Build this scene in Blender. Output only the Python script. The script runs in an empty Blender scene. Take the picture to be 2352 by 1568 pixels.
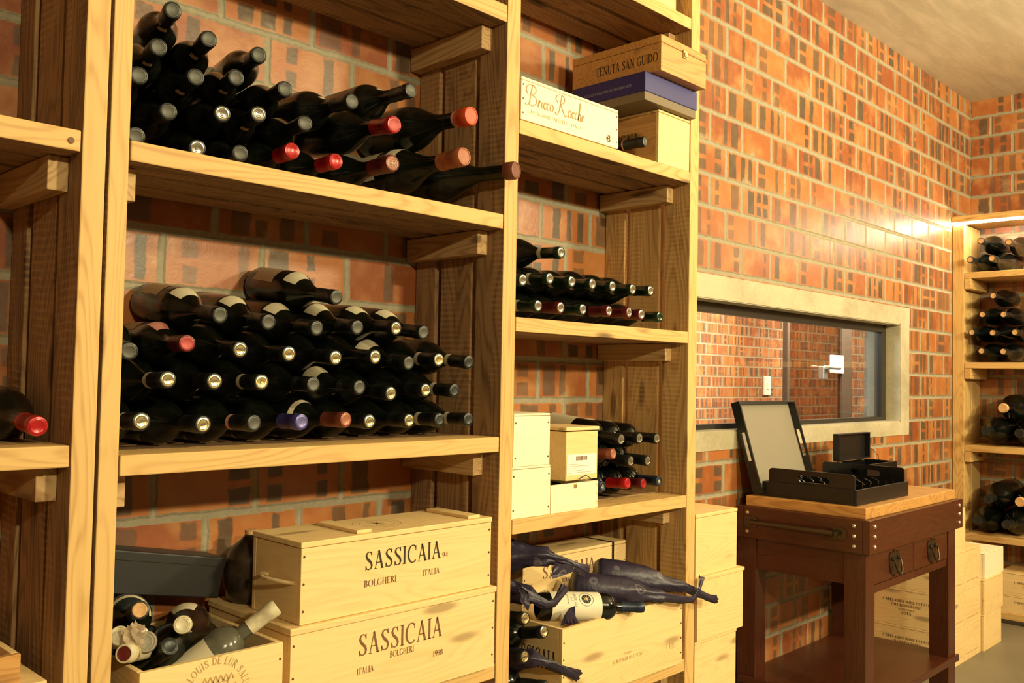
import bpy, bmesh, math, random
from mathutils import Vector, Matrix, Quaternion
random.seed(11)
S = bpy.context.scene
C = bpy.context.collection

# ------------------------------------------------------------------ camera, world, lights, exposure
CAM_F = 2106.8
cam_d = bpy.data.cameras.new('camera'); cam = bpy.data.objects.new('camera', cam_d); C.objects.link(cam)
cam_d.sensor_width = 36.0; cam_d.lens = CAM_F / 2352 * 36.0; cam_d.clip_start = .02; cam_d.clip_end = 60
_y, _p, _r = 0.8012, 0.0386, 0.0185
_F = Vector((math.sin(_y)*math.cos(_p), math.cos(_y)*math.cos(_p), math.sin(_p)))
_R = Vector((math.cos(_y), -math.sin(_y), 0)); _U = _R.cross(_F)
_R2 = math.cos(_r)*_R + math.sin(_r)*_U; _U2 = -math.sin(_r)*_R + math.cos(_r)*_U
cam.matrix_world = Matrix(((_R2.x, _U2.x, -_F.x, 0), (_R2.y, _U2.y, -_F.y, -1.9975), (_R2.z, _U2.z, -_F.z, 1.40), (0, 0, 0, 1)))
S.camera = cam
w = bpy.data.worlds.new('world'); S.world = w; w.use_nodes = True
w.node_tree.nodes['Background'].inputs[0].default_value = (1.0, .72, .42, 1)
w.node_tree.nodes['Background'].inputs[1].default_value = .02
S.view_settings.view_transform = 'Standard'; S.view_settings.look = 'None'
S.view_settings.gamma = 1; S.view_settings.use_curve_mapping = False
S.view_settings.exposure = 0.14
WARM = (1.0, .86, .50)
def area(name, loc, target, sx, sy, power, col=WARM):
    l = bpy.data.lights.new(name, 'AREA'); l.shape = 'RECTANGLE'; l.size = sx; l.size_y = sy; l.energy = power; l.color = col
    o = bpy.data.objects.new(name, l); C.objects.link(o); o.location = loc
    o.rotation_euler = (Vector(target) - Vector(loc)).to_track_quat('-Z', 'Y').to_euler()
    return o
area('ceiling_lamp', (-.1, -4.6, 2.65), (1.0, 0, 1.3), .3, .1, 74)
area('ceiling_lamp.001', (2.3, -4.7, 2.75), (2.4, 0, 1.2), .3, .1, 120)
area('ceiling_lamp.002', (4.6, -4.2, 3.0), (4.4, 0, 1.2), .5, .3, 112)
area('room_light_behind_window', (10.0, 1.9, 3.0), (10, 3.9, 1.3), 5.0, .6, 620, (1.0, .90, .72))
area('room_light_behind_window.001', (4.0, 1.2, 2.0), (5.16, .15, 1.45), .5, .5, 22, (.68, .80, 1.0))
area('added_ceiling_fill', (4.2, -2.6, 2.5), (4.2, -2.0, 3.25), 1.6, .4, 80)  # added fill light with no fixture, faces up to brighten the ceiling

# ------------------------------------------------------------------ tags
def tag(o, label=None, cat=None, group=None, kind=None):
    if label: o['label'] = label
    if cat: o['category'] = cat
    if group: o['group'] = group
    if kind: o['kind'] = kind
    return o
def thing(name, label, cat, loc=(0, 0, 0), group=None):
    o = bpy.data.objects.new(name, None); C.objects.link(o); o.empty_display_size = .05
    o.location = loc; return tag(o, label, cat, group)

# ------------------------------------------------------------------ mesh helpers
class MB:
    def __init__(s): s.bm = bmesh.new(); s.o = Vector((0, 0, 0))
    def at(s, v): s.o = Vector(v); return s
    def box(s, x0, x1, y0, y1, z0, z1, bev=0.0, M=None):
        g = bmesh.ops.create_cube(s.bm, size=1.0); vs = g['verts']
        for v in vs:
            v.co = Vector(((x0+x1)/2 + v.co.x*(x1-x0), (y0+y1)/2 + v.co.y*(y1-y0), (z0+z1)/2 + v.co.z*(z1-z0)))
        es = set(e for v in vs for e in v.link_edges)
        allv = list(vs)
        if bev > 0:
            r = bmesh.ops.bevel(s.bm, geom=list(es), offset=bev, segments=2, affect='EDGES', profile=.5)
            allv = list(set(allv) & set(s.bm.verts)) + list(r['verts']); allv = list(set(v for v in allv if v.is_valid))
        for v in allv:
            if M is not None: v.co = M @ v.co
        return s
    def verts(s, pts): return [s.bm.verts.new(p) for p in pts]
    def face(s, vs):
        try: return s.bm.faces.new(vs)
        except ValueError: return None
    def prism(s, pts, d0, d1, fn):
        """closed outline pts (a,b), extruded between depths d0,d1; fn(a,b,d)->xyz"""
        A = s.verts([fn(a, b, d0) for a, b in pts]); B = s.verts([fn(a, b, d1) for a, b in pts]); n = len(pts)
        s.face(A[::-1]); s.face(B)
        for i in range(n): s.face([A[i], A[(i+1) % n], B[(i+1) % n], B[i]])
        return s
    def lathe(s, prof, n=28, a0=0.0, a1=2*math.pi, M=None):
        full = abs(a1-a0-2*math.pi) < 1e-6; k = n if full else n+1
        rings = []
        for r, z in prof:
            if r < 1e-6:
                p = Vector((0, 0, z)); rings.append([s.bm.verts.new(M @ p if M else p)])
            else:
                ring = []
                for i in range(k):
                    a = a0 + (a1-a0)*i/n; p = Vector((r*math.cos(a), r*math.sin(a), z)); ring.append(s.bm.verts.new(M @ p if M else p))
                rings.append(ring)
        for A, B in zip(rings, rings[1:]):
            if len(A) == 1 and len(B) == 1: continue
            m = k if full else k-1
            for i in range(m):
                j = (i+1) % k
                if len(A) == 1: s.face([A[0], B[i], B[j]])
                elif len(B) == 1: s.face([A[i], A[j], B[0]])
                else: s.face([A[i], A[j], B[j], B[i]])
        return s
    def tube(s, pts, r, n=8, cap=True):
        pts = [Vector(p) for p in pts]; rings = []
        rr = r if isinstance(r, (list, tuple)) else [r]*len(pts)
        up = Vector((0, 0, 1))
        for i, p in enumerate(pts):
            t = (pts[min(i+1, len(pts)-1)] - pts[max(i-1, 0)]).normalized()
            if abs(t.dot(up)) > .95: up = Vector((1, 0, 0))
            a = t.cross(up).normalized(); b = t.cross(a).normalized()
            rings.append([s.bm.verts.new(p + rr[i]*(math.cos(2*math.pi*k/n)*a + math.sin(2*math.pi*k/n)*b)) for k in range(n)])
        for A, B in zip(rings, rings[1:]):
            for i in range(n): s.face([A[i], A[(i+1) % n], B[(i+1) % n], B[i]])
        if cap: s.face(rings[0][::-1]); s.face(rings[-1])
        return s
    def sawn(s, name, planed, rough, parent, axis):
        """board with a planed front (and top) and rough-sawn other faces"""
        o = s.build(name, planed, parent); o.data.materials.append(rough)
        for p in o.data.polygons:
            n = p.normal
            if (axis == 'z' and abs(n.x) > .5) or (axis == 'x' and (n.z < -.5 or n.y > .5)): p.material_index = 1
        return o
    def data(s, name, mat, smooth=False):
        bmesh.ops.recalc_face_normals(s.bm, faces=s.bm.faces)
        me = bpy.data.meshes.new(name); s.bm.to_mesh(me); s.bm.free()
        if mat: me.materials.append(mat)
        if smooth:
            me.polygons.foreach_set('use_smooth', [True]*len(me.polygons))
            try: me.set_sharp_from_angle(angle=math.radians(38))
            except Exception: pass
        return me
    def build(s, name, mat, parent=None, smooth=False):
        return link(name, s.data(name, mat, smooth), parent)
def link(name, me, parent=None):
    o = bpy.data.objects.new(name, me); C.objects.link(o)
    if parent is not None: o.parent = parent
    return o
def dup(root):
    r = root.copy(); C.objects.link(r)
    for ch in root.children:
        c = ch.copy(); C.objects.link(c); c.parent = r
        for g in ch.children:
            d = g.copy(); C.objects.link(d); d.parent = c
    return r

# ------------------------------------------------------------------ materials
class NT:
    def __init__(s, name):
        s.m = bpy.data.materials.new(name); s.m.use_nodes = True; s.t = s.m.node_tree; s.b = s.t.nodes['Principled BSDF']
    def n(s, typ, ins=None, **kw):
        nd = s.t.nodes.new(typ)
        for k, v in kw.items(): setattr(nd, k, v)
        for k, v in (ins or {}).items(): s.put(nd.inputs[k], v)
        return nd
    def put(s, sock, v):
        if isinstance(v, bpy.types.NodeSocket): s.t.links.new(v, sock)
        elif isinstance(v, (tuple, list)) and len(v) == 3 and sock.type == 'RGBA': sock.default_value = (*v, 1)
        else: sock.default_value = v
    def math(s, op, a, b=0.0, c=None):
        nd = s.t.nodes.new('ShaderNodeMath'); nd.operation = op
        s.put(nd.inputs[0], a); s.put(nd.inputs[1], b)
        if c is not None: s.put(nd.inputs[2], c)
        return nd.outputs[0]
    def mix(s, f, a, b):
        nd = s.t.nodes.new('ShaderNodeMix'); nd.data_type = 'RGBA'
        s.put(nd.inputs[0], f); s.put(nd.inputs[6], a); s.put(nd.inputs[7], b); return nd.outputs[2]
    def step(s, x, lo, hi):
        nd = s.t.nodes.new('ShaderNodeMapRange'); nd.interpolation_type = 'SMOOTHSTEP'
        s.put(nd.inputs[0], x); s.put(nd.inputs[1], lo); s.put(nd.inputs[2], hi); return nd.outputs[0]
    def noise(s, vec, scale, detail=3, rough=.55, dist=0.0):
        nd = s.n('ShaderNodeTexNoise', {'Vector': vec, 'Scale': scale, 'Detail': detail, 'Roughness': rough, 'Distortion': dist}); return nd.outputs[0]
    def obj(s): return s.n('ShaderNodeTexCoord').outputs['Object']
    def scalev(s, vec, sc, loc=None):
        nd = s.n('ShaderNodeMapping', {'Vector': vec}); nd.inputs['Scale'].default_value = sc
        if loc is not None: s.put(nd.inputs['Location'], loc)
        return nd.outputs[0]
    def bump(s, h, strength=.3, dist=.01):
        nd = s.n('ShaderNodeBump', {'Height': h, 'Strength': strength, 'Distance': dist}); s.put(s.b.inputs['Normal'], nd.outputs[0])
    def set(s, **kw):
        for k, v in kw.items(): s.put(s.b.inputs[k.replace('_', ' ')], v)
        return s

def simple(name, col, rough=.5, metal=0.0, spec=None, **kw):
    m = NT(name); m.set(Base_Color=col, Roughness=rough, Metallic=metal)
    if spec is not None: m.b.inputs['Specular IOR Level'].default_value = spec
    m.set(**kw); return m.m

def wood(name, axis, light, dark, rough=.62, saw=0.0, knots=1.0, streak=1.0, ring=1.0):
    m = NT(name); co = m.obj()
    rnd = m.n('ShaderNodeObjectInfo').outputs['Random']
    off = m.n('ShaderNodeCombineXYZ', {0: m.math('MULTIPLY', rnd, 31.7), 1: m.math('MULTIPLY', rnd, 17.3), 2: m.math('MULTIPLY', rnd, 23.1)}).outputs[0]
    ax = 'xyz'.index(axis)
    def sc(al, ac): return tuple(al if i == ax else ac for i in range(3))
    v0 = m.n('ShaderNodeVectorMath', {0: co, 1: off}, operation='ADD').outputs[0]
    big = m.noise(m.scalev(v0, sc(1.1, 9)), 1.0, 4, .55, .6)
    # growth rings: distorted bands across the grain
    wv = m.noise(m.scalev(v0, sc(.9, 7)), 1.0, 2, .5, 0)
    bands = m.math('SINE', m.math('MULTIPLY', wv, 150.0))
    bands = m.math('MULTIPLY_ADD', bands, .5, .5)
    fine = m.noise(m.scalev(v0, sc(3.5, 130)), 1.0, 3, .6)
    t = m.math('ADD', m.math('MULTIPLY', big, .55), m.math('MULTIPLY', m.math('POWER', bands, 2.5), (.30*ring)))
    t = m.math('ADD', t, m.math('MULTIPLY', fine, .35*streak))
    f = m.step(t, .36, .98)
    col = m.mix(f, light, dark)
    vor = m.n('ShaderNodeTexVoronoi', {'Vector': m.scalev(v0, sc(2.2, 9)), 'Scale': 1.25, 'Randomness': 1.0})
    k = m.math('SUBTRACT', 1.0, m.step(m.math('ADD', vor.outputs['Distance'], m.math('MULTIPLY', fine, .06)), .11, .22))
    k = m.math('MULTIPLY', k, .75*knots)
    kd = tuple(c*.28 for c in dark)
    col = m.mix(k, col, kd)
    h = m.math('ADD', m.math('MULTIPLY', fine, .5), m.math('MULTIPLY', bands, .25))
    if saw > 0:
        sw = m.math('MULTIPLY_ADD', m.math('SINE', m.math('MULTIPLY', m.n('ShaderNodeSeparateXYZ', {0: m.n('ShaderNodeVectorMath', {0: v0, 1: m.n('ShaderNodeCombineXYZ', {ax: m.math('MULTIPLY', wv, .02)}).outputs[0]}, operation='ADD').outputs[0]}).outputs[ax], 420.0)), .5, .5)
        pm = m.step(m.noise(m.scalev(v0, sc(3, 9)), 1.0, 2), .45, .6)
        sw = m.math('MULTIPLY', m.math('POWER', sw, 2.0), pm)
        col = m.mix(m.math('MULTIPLY', sw, .35*saw), col, tuple(min(1, c*1.7) for c in light))
        dirt = m.step(m.noise(m.scalev(v0, sc(2.0, 14)), 1.0, 4, .6, 1.0), .52, .72)
        col = m.mix(m.math('MULTIPLY', dirt, .5*saw), col, tuple(c*.5 for c in dark))
        h = m.math('ADD', h, m.math('MULTIPLY', sw, saw))
    m.set(Base_Color=col, Roughness=rough); m.bump(h, .25, .003)
    return m.m

PL, PD = (.70, .45, .165), (.44, .225, .06)
W = {a: wood('pine_'+a, a, PL, PD, ring=.7, knots=1.2) for a in 'xyz'}
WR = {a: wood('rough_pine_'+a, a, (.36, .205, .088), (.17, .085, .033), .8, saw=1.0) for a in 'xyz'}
CR = {a: wood('crate_pine_'+a, a, (.86, .62, .29), (.70, .44, .17), .6, knots=.8, ring=.45) for a in 'xy'}
CW = {a: wood('pale_crate_'+a, a, (.95, .84, .60), (.88, .72, .44), .6, knots=.3, ring=.35) for a in 'xy'}
CO = wood('orange_crate', 'x', (.60, .31, .09), (.42, .19, .05), .5, knots=.5)
MAH = {a: wood('mahogany_'+a, a, (.078, .020, .008), (.030, .008, .004), .28, knots=0, ring=.5) for a in 'xyz'}
BLOCK = wood('butcher_block', 'y', (.62, .33, .10), (.42, .19, .05), .42, knots=.2)

def brick(name, axis, zoff=.0332, p=.1294, L=.252, glossy=.22, xoff=0.0, tint=1.0):
    m = NT(name); sp = m.n('ShaderNodeSeparateXYZ', {0: m.obj()})
    X = sp.outputs[0 if axis == 'x' else 1]; Z = sp.outputs[2]
    n1 = m.noise(m.obj(), 22.0, 3, .6); n2 = m.noise(m.obj(), 7.0, 3, .6); n3 = m.noise(m.obj(), 60.0, 4, .65)
    wob = m.math('MULTIPLY', m.math('SUBTRACT', n1, .5), .012)
    zr = m.math('DIVIDE', m.math('ADD', m.math('SUBTRACT', Z, zoff), wob), p)
    row = m.math('FLOOR', zr); v = m.math('SUBTRACT', zr, row)
    sh = m.math('MULTIPLY', m.math('MODULO', m.math('ADD', row, 100.0), 2.0), .5)
    xr = m.math('ADD', m.math('DIVIDE', m.math('ADD', m.math('SUBTRACT', X, xoff), wob), L), sh)
    col = m.math('FLOOR', xr); u = m.math('SUBTRACT', xr, col)
    cell = m.n('ShaderNodeCombineXYZ', {0: col, 1: row, 2: 0.0}).outputs[0]
    cell = m.n('ShaderNodeVectorMath', {0: cell, 1: (.5, .5, .5)}, operation='ADD').outputs[0]
    def rnd(k):
        nd = m.n('ShaderNodeTexWhiteNoise', {'Vector': m.n('ShaderNodeVectorMath', {0: cell, 1: (k*13.0, k*7.0, k*3.0)}, operation='ADD').outputs[0]}, noise_dimensions='3D')
        return nd.outputs['Value']
    # mortar: distance to the brick edge in metres
    eu = m.math('MULTIPLY', m.math('MINIMUM', u, m.math('SUBTRACT', 1.0, u)), L)
    ev = m.math('MULTIPLY', m.math('MINIMUM', v, m.math('SUBTRACT', 1.0, v)), p)
    e = m.math('MINIMUM', eu, ev)
    e = m.math('ADD', e, m.math('MULTIPLY', m.math('SUBTRACT', n3, .5), .004))
    isbrick = m.step(e, .0086, .0116)
    def patch(k, wmin, wmax, cu, span, off=.2):
        c = m.math('MULTIPLY_ADD', rnd(k), span, cu); wd = m.math('MULTIPLY_ADD', rnd(k+1), wmax-wmin, wmin)
        du = m.math('ABSOLUTE', m.math('SUBTRACT', m.math('ADD', u, m.math('MULTIPLY', m.math('SUBTRACT', n1, .5), .035)), c))
        a = m.math('SUBTRACT', 1.0, m.step(m.math('SUBTRACT', du, wd), -.010, .016))
        dv = m.math('ABSOLUTE', m.math('SUBTRACT', v, .5))
        split = m.math('GREATER_THAN', rnd(k+2), .62)
        gap = m.step(dv, .05, .09); gap = m.math('MAXIMUM', gap, m.math('SUBTRACT', 1.0, split))
        top = m.math('SUBTRACT', 1.0, m.step(m.math('ADD', dv, m.math('MULTIPLY', m.math('SUBTRACT', n1, .5), .08)), .36, .42))
        on = m.math('GREATER_THAN', rnd(k+3), off)
        return m.math('MULTIPLY', m.math('MULTIPLY', a, gap), m.math('MULTIPLY', top, on))
    pt = m.math('MAXIMUM', m.math('MAXIMUM', patch(1, .05, .13, .16, .16, .2), patch(6, .03, .08, .44, .14, .5)), patch(20, .03, .12, .70, .16, .4))
    pt = m.math('MULTIPLY', pt, m.math('MULTIPLY_ADD', rnd(11), .42, .58))
    base = m.mix(rnd(12), (.44*tint, .155*tint, .042), (.28*tint, .074*tint, .026))
    base = m.mix(m.step(n2, .42, .7), base, (.47*tint, .21*tint, .072))
    base = m.mix(m.math('MULTIPLY', m.step(n1, .55, .75), .35), base, (.25, .075, .03))
    b2 = m.mix(pt, base, m.mix(n1, (.040, .031, .022), (.15, .112, .07)))
    mort = m.mix(n3, (.22, .19, .125), (.44, .38, .255))
    pale = m.math('MULTIPLY', m.step(m.noise(m.obj(), 3.2, 5, .7), .60, .74), .30)
    b2 = m.mix(pale, b2, (.60, .44, .26))
    smear = m.math('MULTIPLY', m.step(n2, .62, .70), m.math('SUBTRACT', 1.0, m.step(e, .02, .035)))
    cc = m.mix(isbrick, mort, m.mix(m.math('MULTIPLY', smear, .7), b2, mort))
    m.set(Base_Color=cc, Roughness=m.math('MULTIPLY_ADD', m.math('SUBTRACT', 1.0, isbrick), .4, m.math('MULTIPLY_ADD', n1, .3, glossy)))
    h = m.math('ADD', m.step(e, .003, .011), m.math('ADD', m.math('MULTIPLY', n3, .12), m.math('MULTIPLY', n1, .12)))
    m.bump(h, .7, .006)
    return m.m
BRICK_X = brick('brick_long_wall', 'x', xoff=3.445)
BRICK_Y = brick('brick_end_wall', 'y')
BRICK_FAR = brick('brick_far_room', 'x', xoff=.1, glossy=.6)

def concrete(name, a, b, sc=3.0, grain=(1, 1, 1), rough=.85):
    m = NT(name); v = m.scalev(m.obj(), grain)
    n = m.noise(v, sc, 6, .6, .4); f = m.noise(m.obj(), 55, 4, .7)
    t = m.math('ADD', m.math('MULTIPLY', n, .75), m.math('MULTIPLY', f, .25))
    m.set(Base_Color=m.mix(m.step(t, .32, .68), a, b), Roughness=rough); m.bump(m.math('ADD', n, m.math('MULTIPLY', f, .4)), .25, .006)
    return m.m
CONC = concrete('plastered_concrete', (.36, .31, .2), (.55, .48, .33))
CEIL = concrete('board_marked_concrete', (.50, .45, .34), (.66, .60, .47), 2.2, (.9, 5, 1))
FLOOR = concrete('screed_floor', (.17, .145, .10), (.22, .19, .135), 1.5, rough=.45)

def glassy(name, c1, c2, r0=.12):
    m = NT(name); n = m.noise(m.obj(), 18, 4, .6); f = m.noise(m.obj(), 160, 3, .7)
    d = m.math('MULTIPLY', m.step(n, .45, .8), .6)
    m.set(Base_Color=m.mix(d, c1, c2), Roughness=m.math('ADD', m.math('MULTIPLY', d, .35), m.math('MULTIPLY_ADD', f, .12, r0)))
    m.b.inputs['IOR'].default_value = 1.5
    return m.m
GLASS = glassy('dark_bottle_glass', (.004, .005, .003), (.035, .032, .024))
GLASSC = glassy('shiny_bottle_glass', (.003, .004, .003), (.012, .012, .01), .04)
GLASSR = glassy('dusty_brown_glass', (.02, .008, .005), (.06, .035, .022), .2)
GLASSG = glassy('greenish_clear_glass', (.09, .085, .06), (.26, .24, .18), .1)
def foil(name, col, rough=.38, metal=.15):
    m = NT(name); n = m.noise(m.obj(), 90, 3, .6)
    m.set(Base_Color=m.mix(m.step(n, .3, .75), tuple(c*.75 for c in col), col), Roughness=rough, Metallic=metal); m.bump(n, .15, .002); return m.m
F = dict(black=foil('black_foil', (.018, .020, .018)), grey=foil('grey_foil_end', (.10, .098, .08), .5), red=foil('red_foil', (.50, .012, .014), .28),
         pinkred=foil('dusty_pink_red_foil', (.50, .07, .06), .5), darkred=foil('dark_red_foil', (.13, .012, .012)), purple=foil('violet_foil', (.075, .062, .30), .3),
         brown=foil('brown_red_foil', (.25, .06, .035)), brownt=foil('pale_brown_foil', (.45, .17, .10)), navy=foil('navy_foil', (.015, .025, .05)), green=foil('dark_green_foil', (.012, .035, .017), .22),
         orange=foil('orange_sealing_wax', (.74, .085, .02), .5, 0), rust=foil('rust_brown_wax', (.42, .12, .045), .5, 0), rust2=foil('old_brown_wax', (.20, .055, .03), .5, 0),
         crimson=foil('crimson_foil', (.40, .012, .02), .3), cork=foil('cork_end', (.72, .42, .18), .8, 0), cream=foil('cream_foil', (.74, .66, .44), .4, 0), purplet=foil('pale_violet_end', (.17, .16, .42), .35))
F['greywrap'] = foil('grey_wrapped_foil', (.30, .27, .20), .6, 0)
F['gold'] = simple('gold_stamp', (.95, .80, .42), .22, .9); F['silver'] = simple('silver_stamp', (.80, .77, .66), .2, .9)
F['brightgold'] = simple('bright_gold_stamp', (1.0, .80, .32), .3, .85); F['engraved'] = simple('stamp_engraving', (.10, .085, .045), .5, .3)
PAPER = simple('cream_label_paper', (.58, .51, .35), .7); PAPERB = simple('browned_label_paper', (.42, .27, .15), .75); PINK = simple('pink_paper_band', (.62, .25, .20), .7)
BAND = simple('grey_paper_band', (.46, .42, .32), .7); INK = simple('black_ink', (.035, .022, .014), .8); INKR = simple('brown_ink', (.20, .085, .04), .8); INKF = simple('faded_ink', (.45, .30, .13), .8)
NAIL = simple('nail_head', (.12, .06, .03), .5, .4); WHITE = simple('white_paper', (.86, .84, .74), .6)
LACQ = simple('black_lacquer', (.007, .0065, .0065), .2); LACQM = simple('black_matt_lacquer', (.008, .0075, .007), .38); FELT = simple('grey_lined_base', (.27, .235, .175), .55)
NAVYBOARD = simple('navy_card', (.024, .021, .15), .5); NAVYSIDE = simple('navy_card_side', (.035, .035, .14), .45); BROWNBOARD = simple('brown_card', (.20, .15, .09), .7)
BRONZE = simple('dark_bronze', (.10, .075, .045), .32, .85); ROPE = simple('jute_rope', (.66, .47, .24), .9); BRASS = simple('brass', (.70, .50, .20), .35, .8)
BLACKCARD = simple('black_card', (.014, .013, .012), .5); STRAP = simple('black_strap', (.012, .011, .010), .4)
FRAME = simple('dark_aluminium', (.055, .05, .042), .35, .5); DOORW = simple('brown_door_frame', (.055, .035, .022), .5)
STEEL = simple('brushed_steel', (.7, .68, .62), .3, .9); PALE = simple('pale_blue_paint', (.62, .68, .80), .6)
def tissue():
    m = NT('navy_tissue'); vo = m.n('ShaderNodeTexVoronoi', {'Vector': m.obj(), 'Scale': 13.0}); d = vo.outputs['Distance']
    ring = m.math('MULTIPLY', m.step(d, .16, .19), m.math('SUBTRACT', 1.0, m.step(d, .23, .26)))
    dot = m.math('SUBTRACT', 1.0, m.step(d, .06, .11)); mk = m.math('MAXIMUM', ring, dot)
    n = m.noise(m.obj(), 25, 4, .6)
    c = m.mix(n, (.010, .009, .028), (.045, .032, .060))
    m.set(Base_Color=m.mix(m.math('MULTIPLY', mk, .6), c, (.16, .14, .17)), Roughness=.42); m.bump(n, .5, .006)
    return m.m
TISSUE = tissue()
def pane():
    m = NT('window_glass'); t = m.t; t.nodes.remove(m.b)
    tr = m.n('ShaderNodeBsdfTransparent', {'Color': (.93, .95, .93)}); gl = m.n('ShaderNodeBsdfGlossy', {'Color': (1, 1, 1), 'Roughness': .02})
    lw = m.n('ShaderNodeLayerWeight', {'Blend': .5}); fr = m.math('MULTIPLY_ADD', m.math('POWER', lw.outputs['Facing'], 5.0), .9, .06); mx = m.n('ShaderNodeMixShader', {0: fr, 1: tr.outputs[0], 2: gl.outputs[0]})
    t.links.new(mx.outputs[0], t.nodes['Material Output'].inputs[0]); return m.m
PANE = pane()
def tint():
    m = NT('tinted_door_glass'); t = m.t; t.nodes.remove(m.b)
    tr = m.n('ShaderNodeBsdfTransparent', {'Color': (.62, .53, .46)}); gl = m.n('ShaderNodeBsdfGlossy', {'Color': (1, 1, 1), 'Roughness': .03})
    mx = m.n('ShaderNodeMixShader', {0: .06, 1: tr.outputs[0], 2: gl.outputs[0]}); t.links.new(mx.outputs[0], t.nodes['Material Output'].inputs[0]); return m.m
TINT = tint()
LED = NT('led_strip'); LED.set(Base_Color=(1, 1, 1)); LED.b.inputs['Emission Color'].default_value = (1, .86, .60, 1); LED.b.inputs['Emission Strength'].default_value = 110; LED = LED.m

# ------------------------------------------------------------------ lettering: a small serif alphabet of strokes (cap height 1)
TH, TN = .135, .05
def _arc(cx, cy, rx, ry, a0, a1, n=14, th=TH, tn=TN, ph=0.0):
    out = []
    for i in range(n+1):
        a = math.radians(a0 + (a1-a0)*i/n)
        wgt = abs(math.cos(a-math.radians(ph)))
        out.append((cx+rx*math.cos(a), cy+ry*math.sin(a), tn+(th-tn)*wgt**1.3))
    return out
def _l(x0, y0, x1, y1, w): return [(x0, y0, w), (x1, y1, w)]
def _v(x, w=TH, y0=0, y1=1): return [_l(x, y0, x, y1, w)] + ([_l(x-.14, .018, x+.14, .018, .036)] if y0 == 0 else []) + ([_l(x-.14, .982, x+.14, .982, .036)] if y1 == 1 else [])
def _h(x0, x1, y): return [_l(x0, y, x1, y, TN)]
def _sf(x, y): return [_l(x-.12, y, x+.12, y, .036)]
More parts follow.
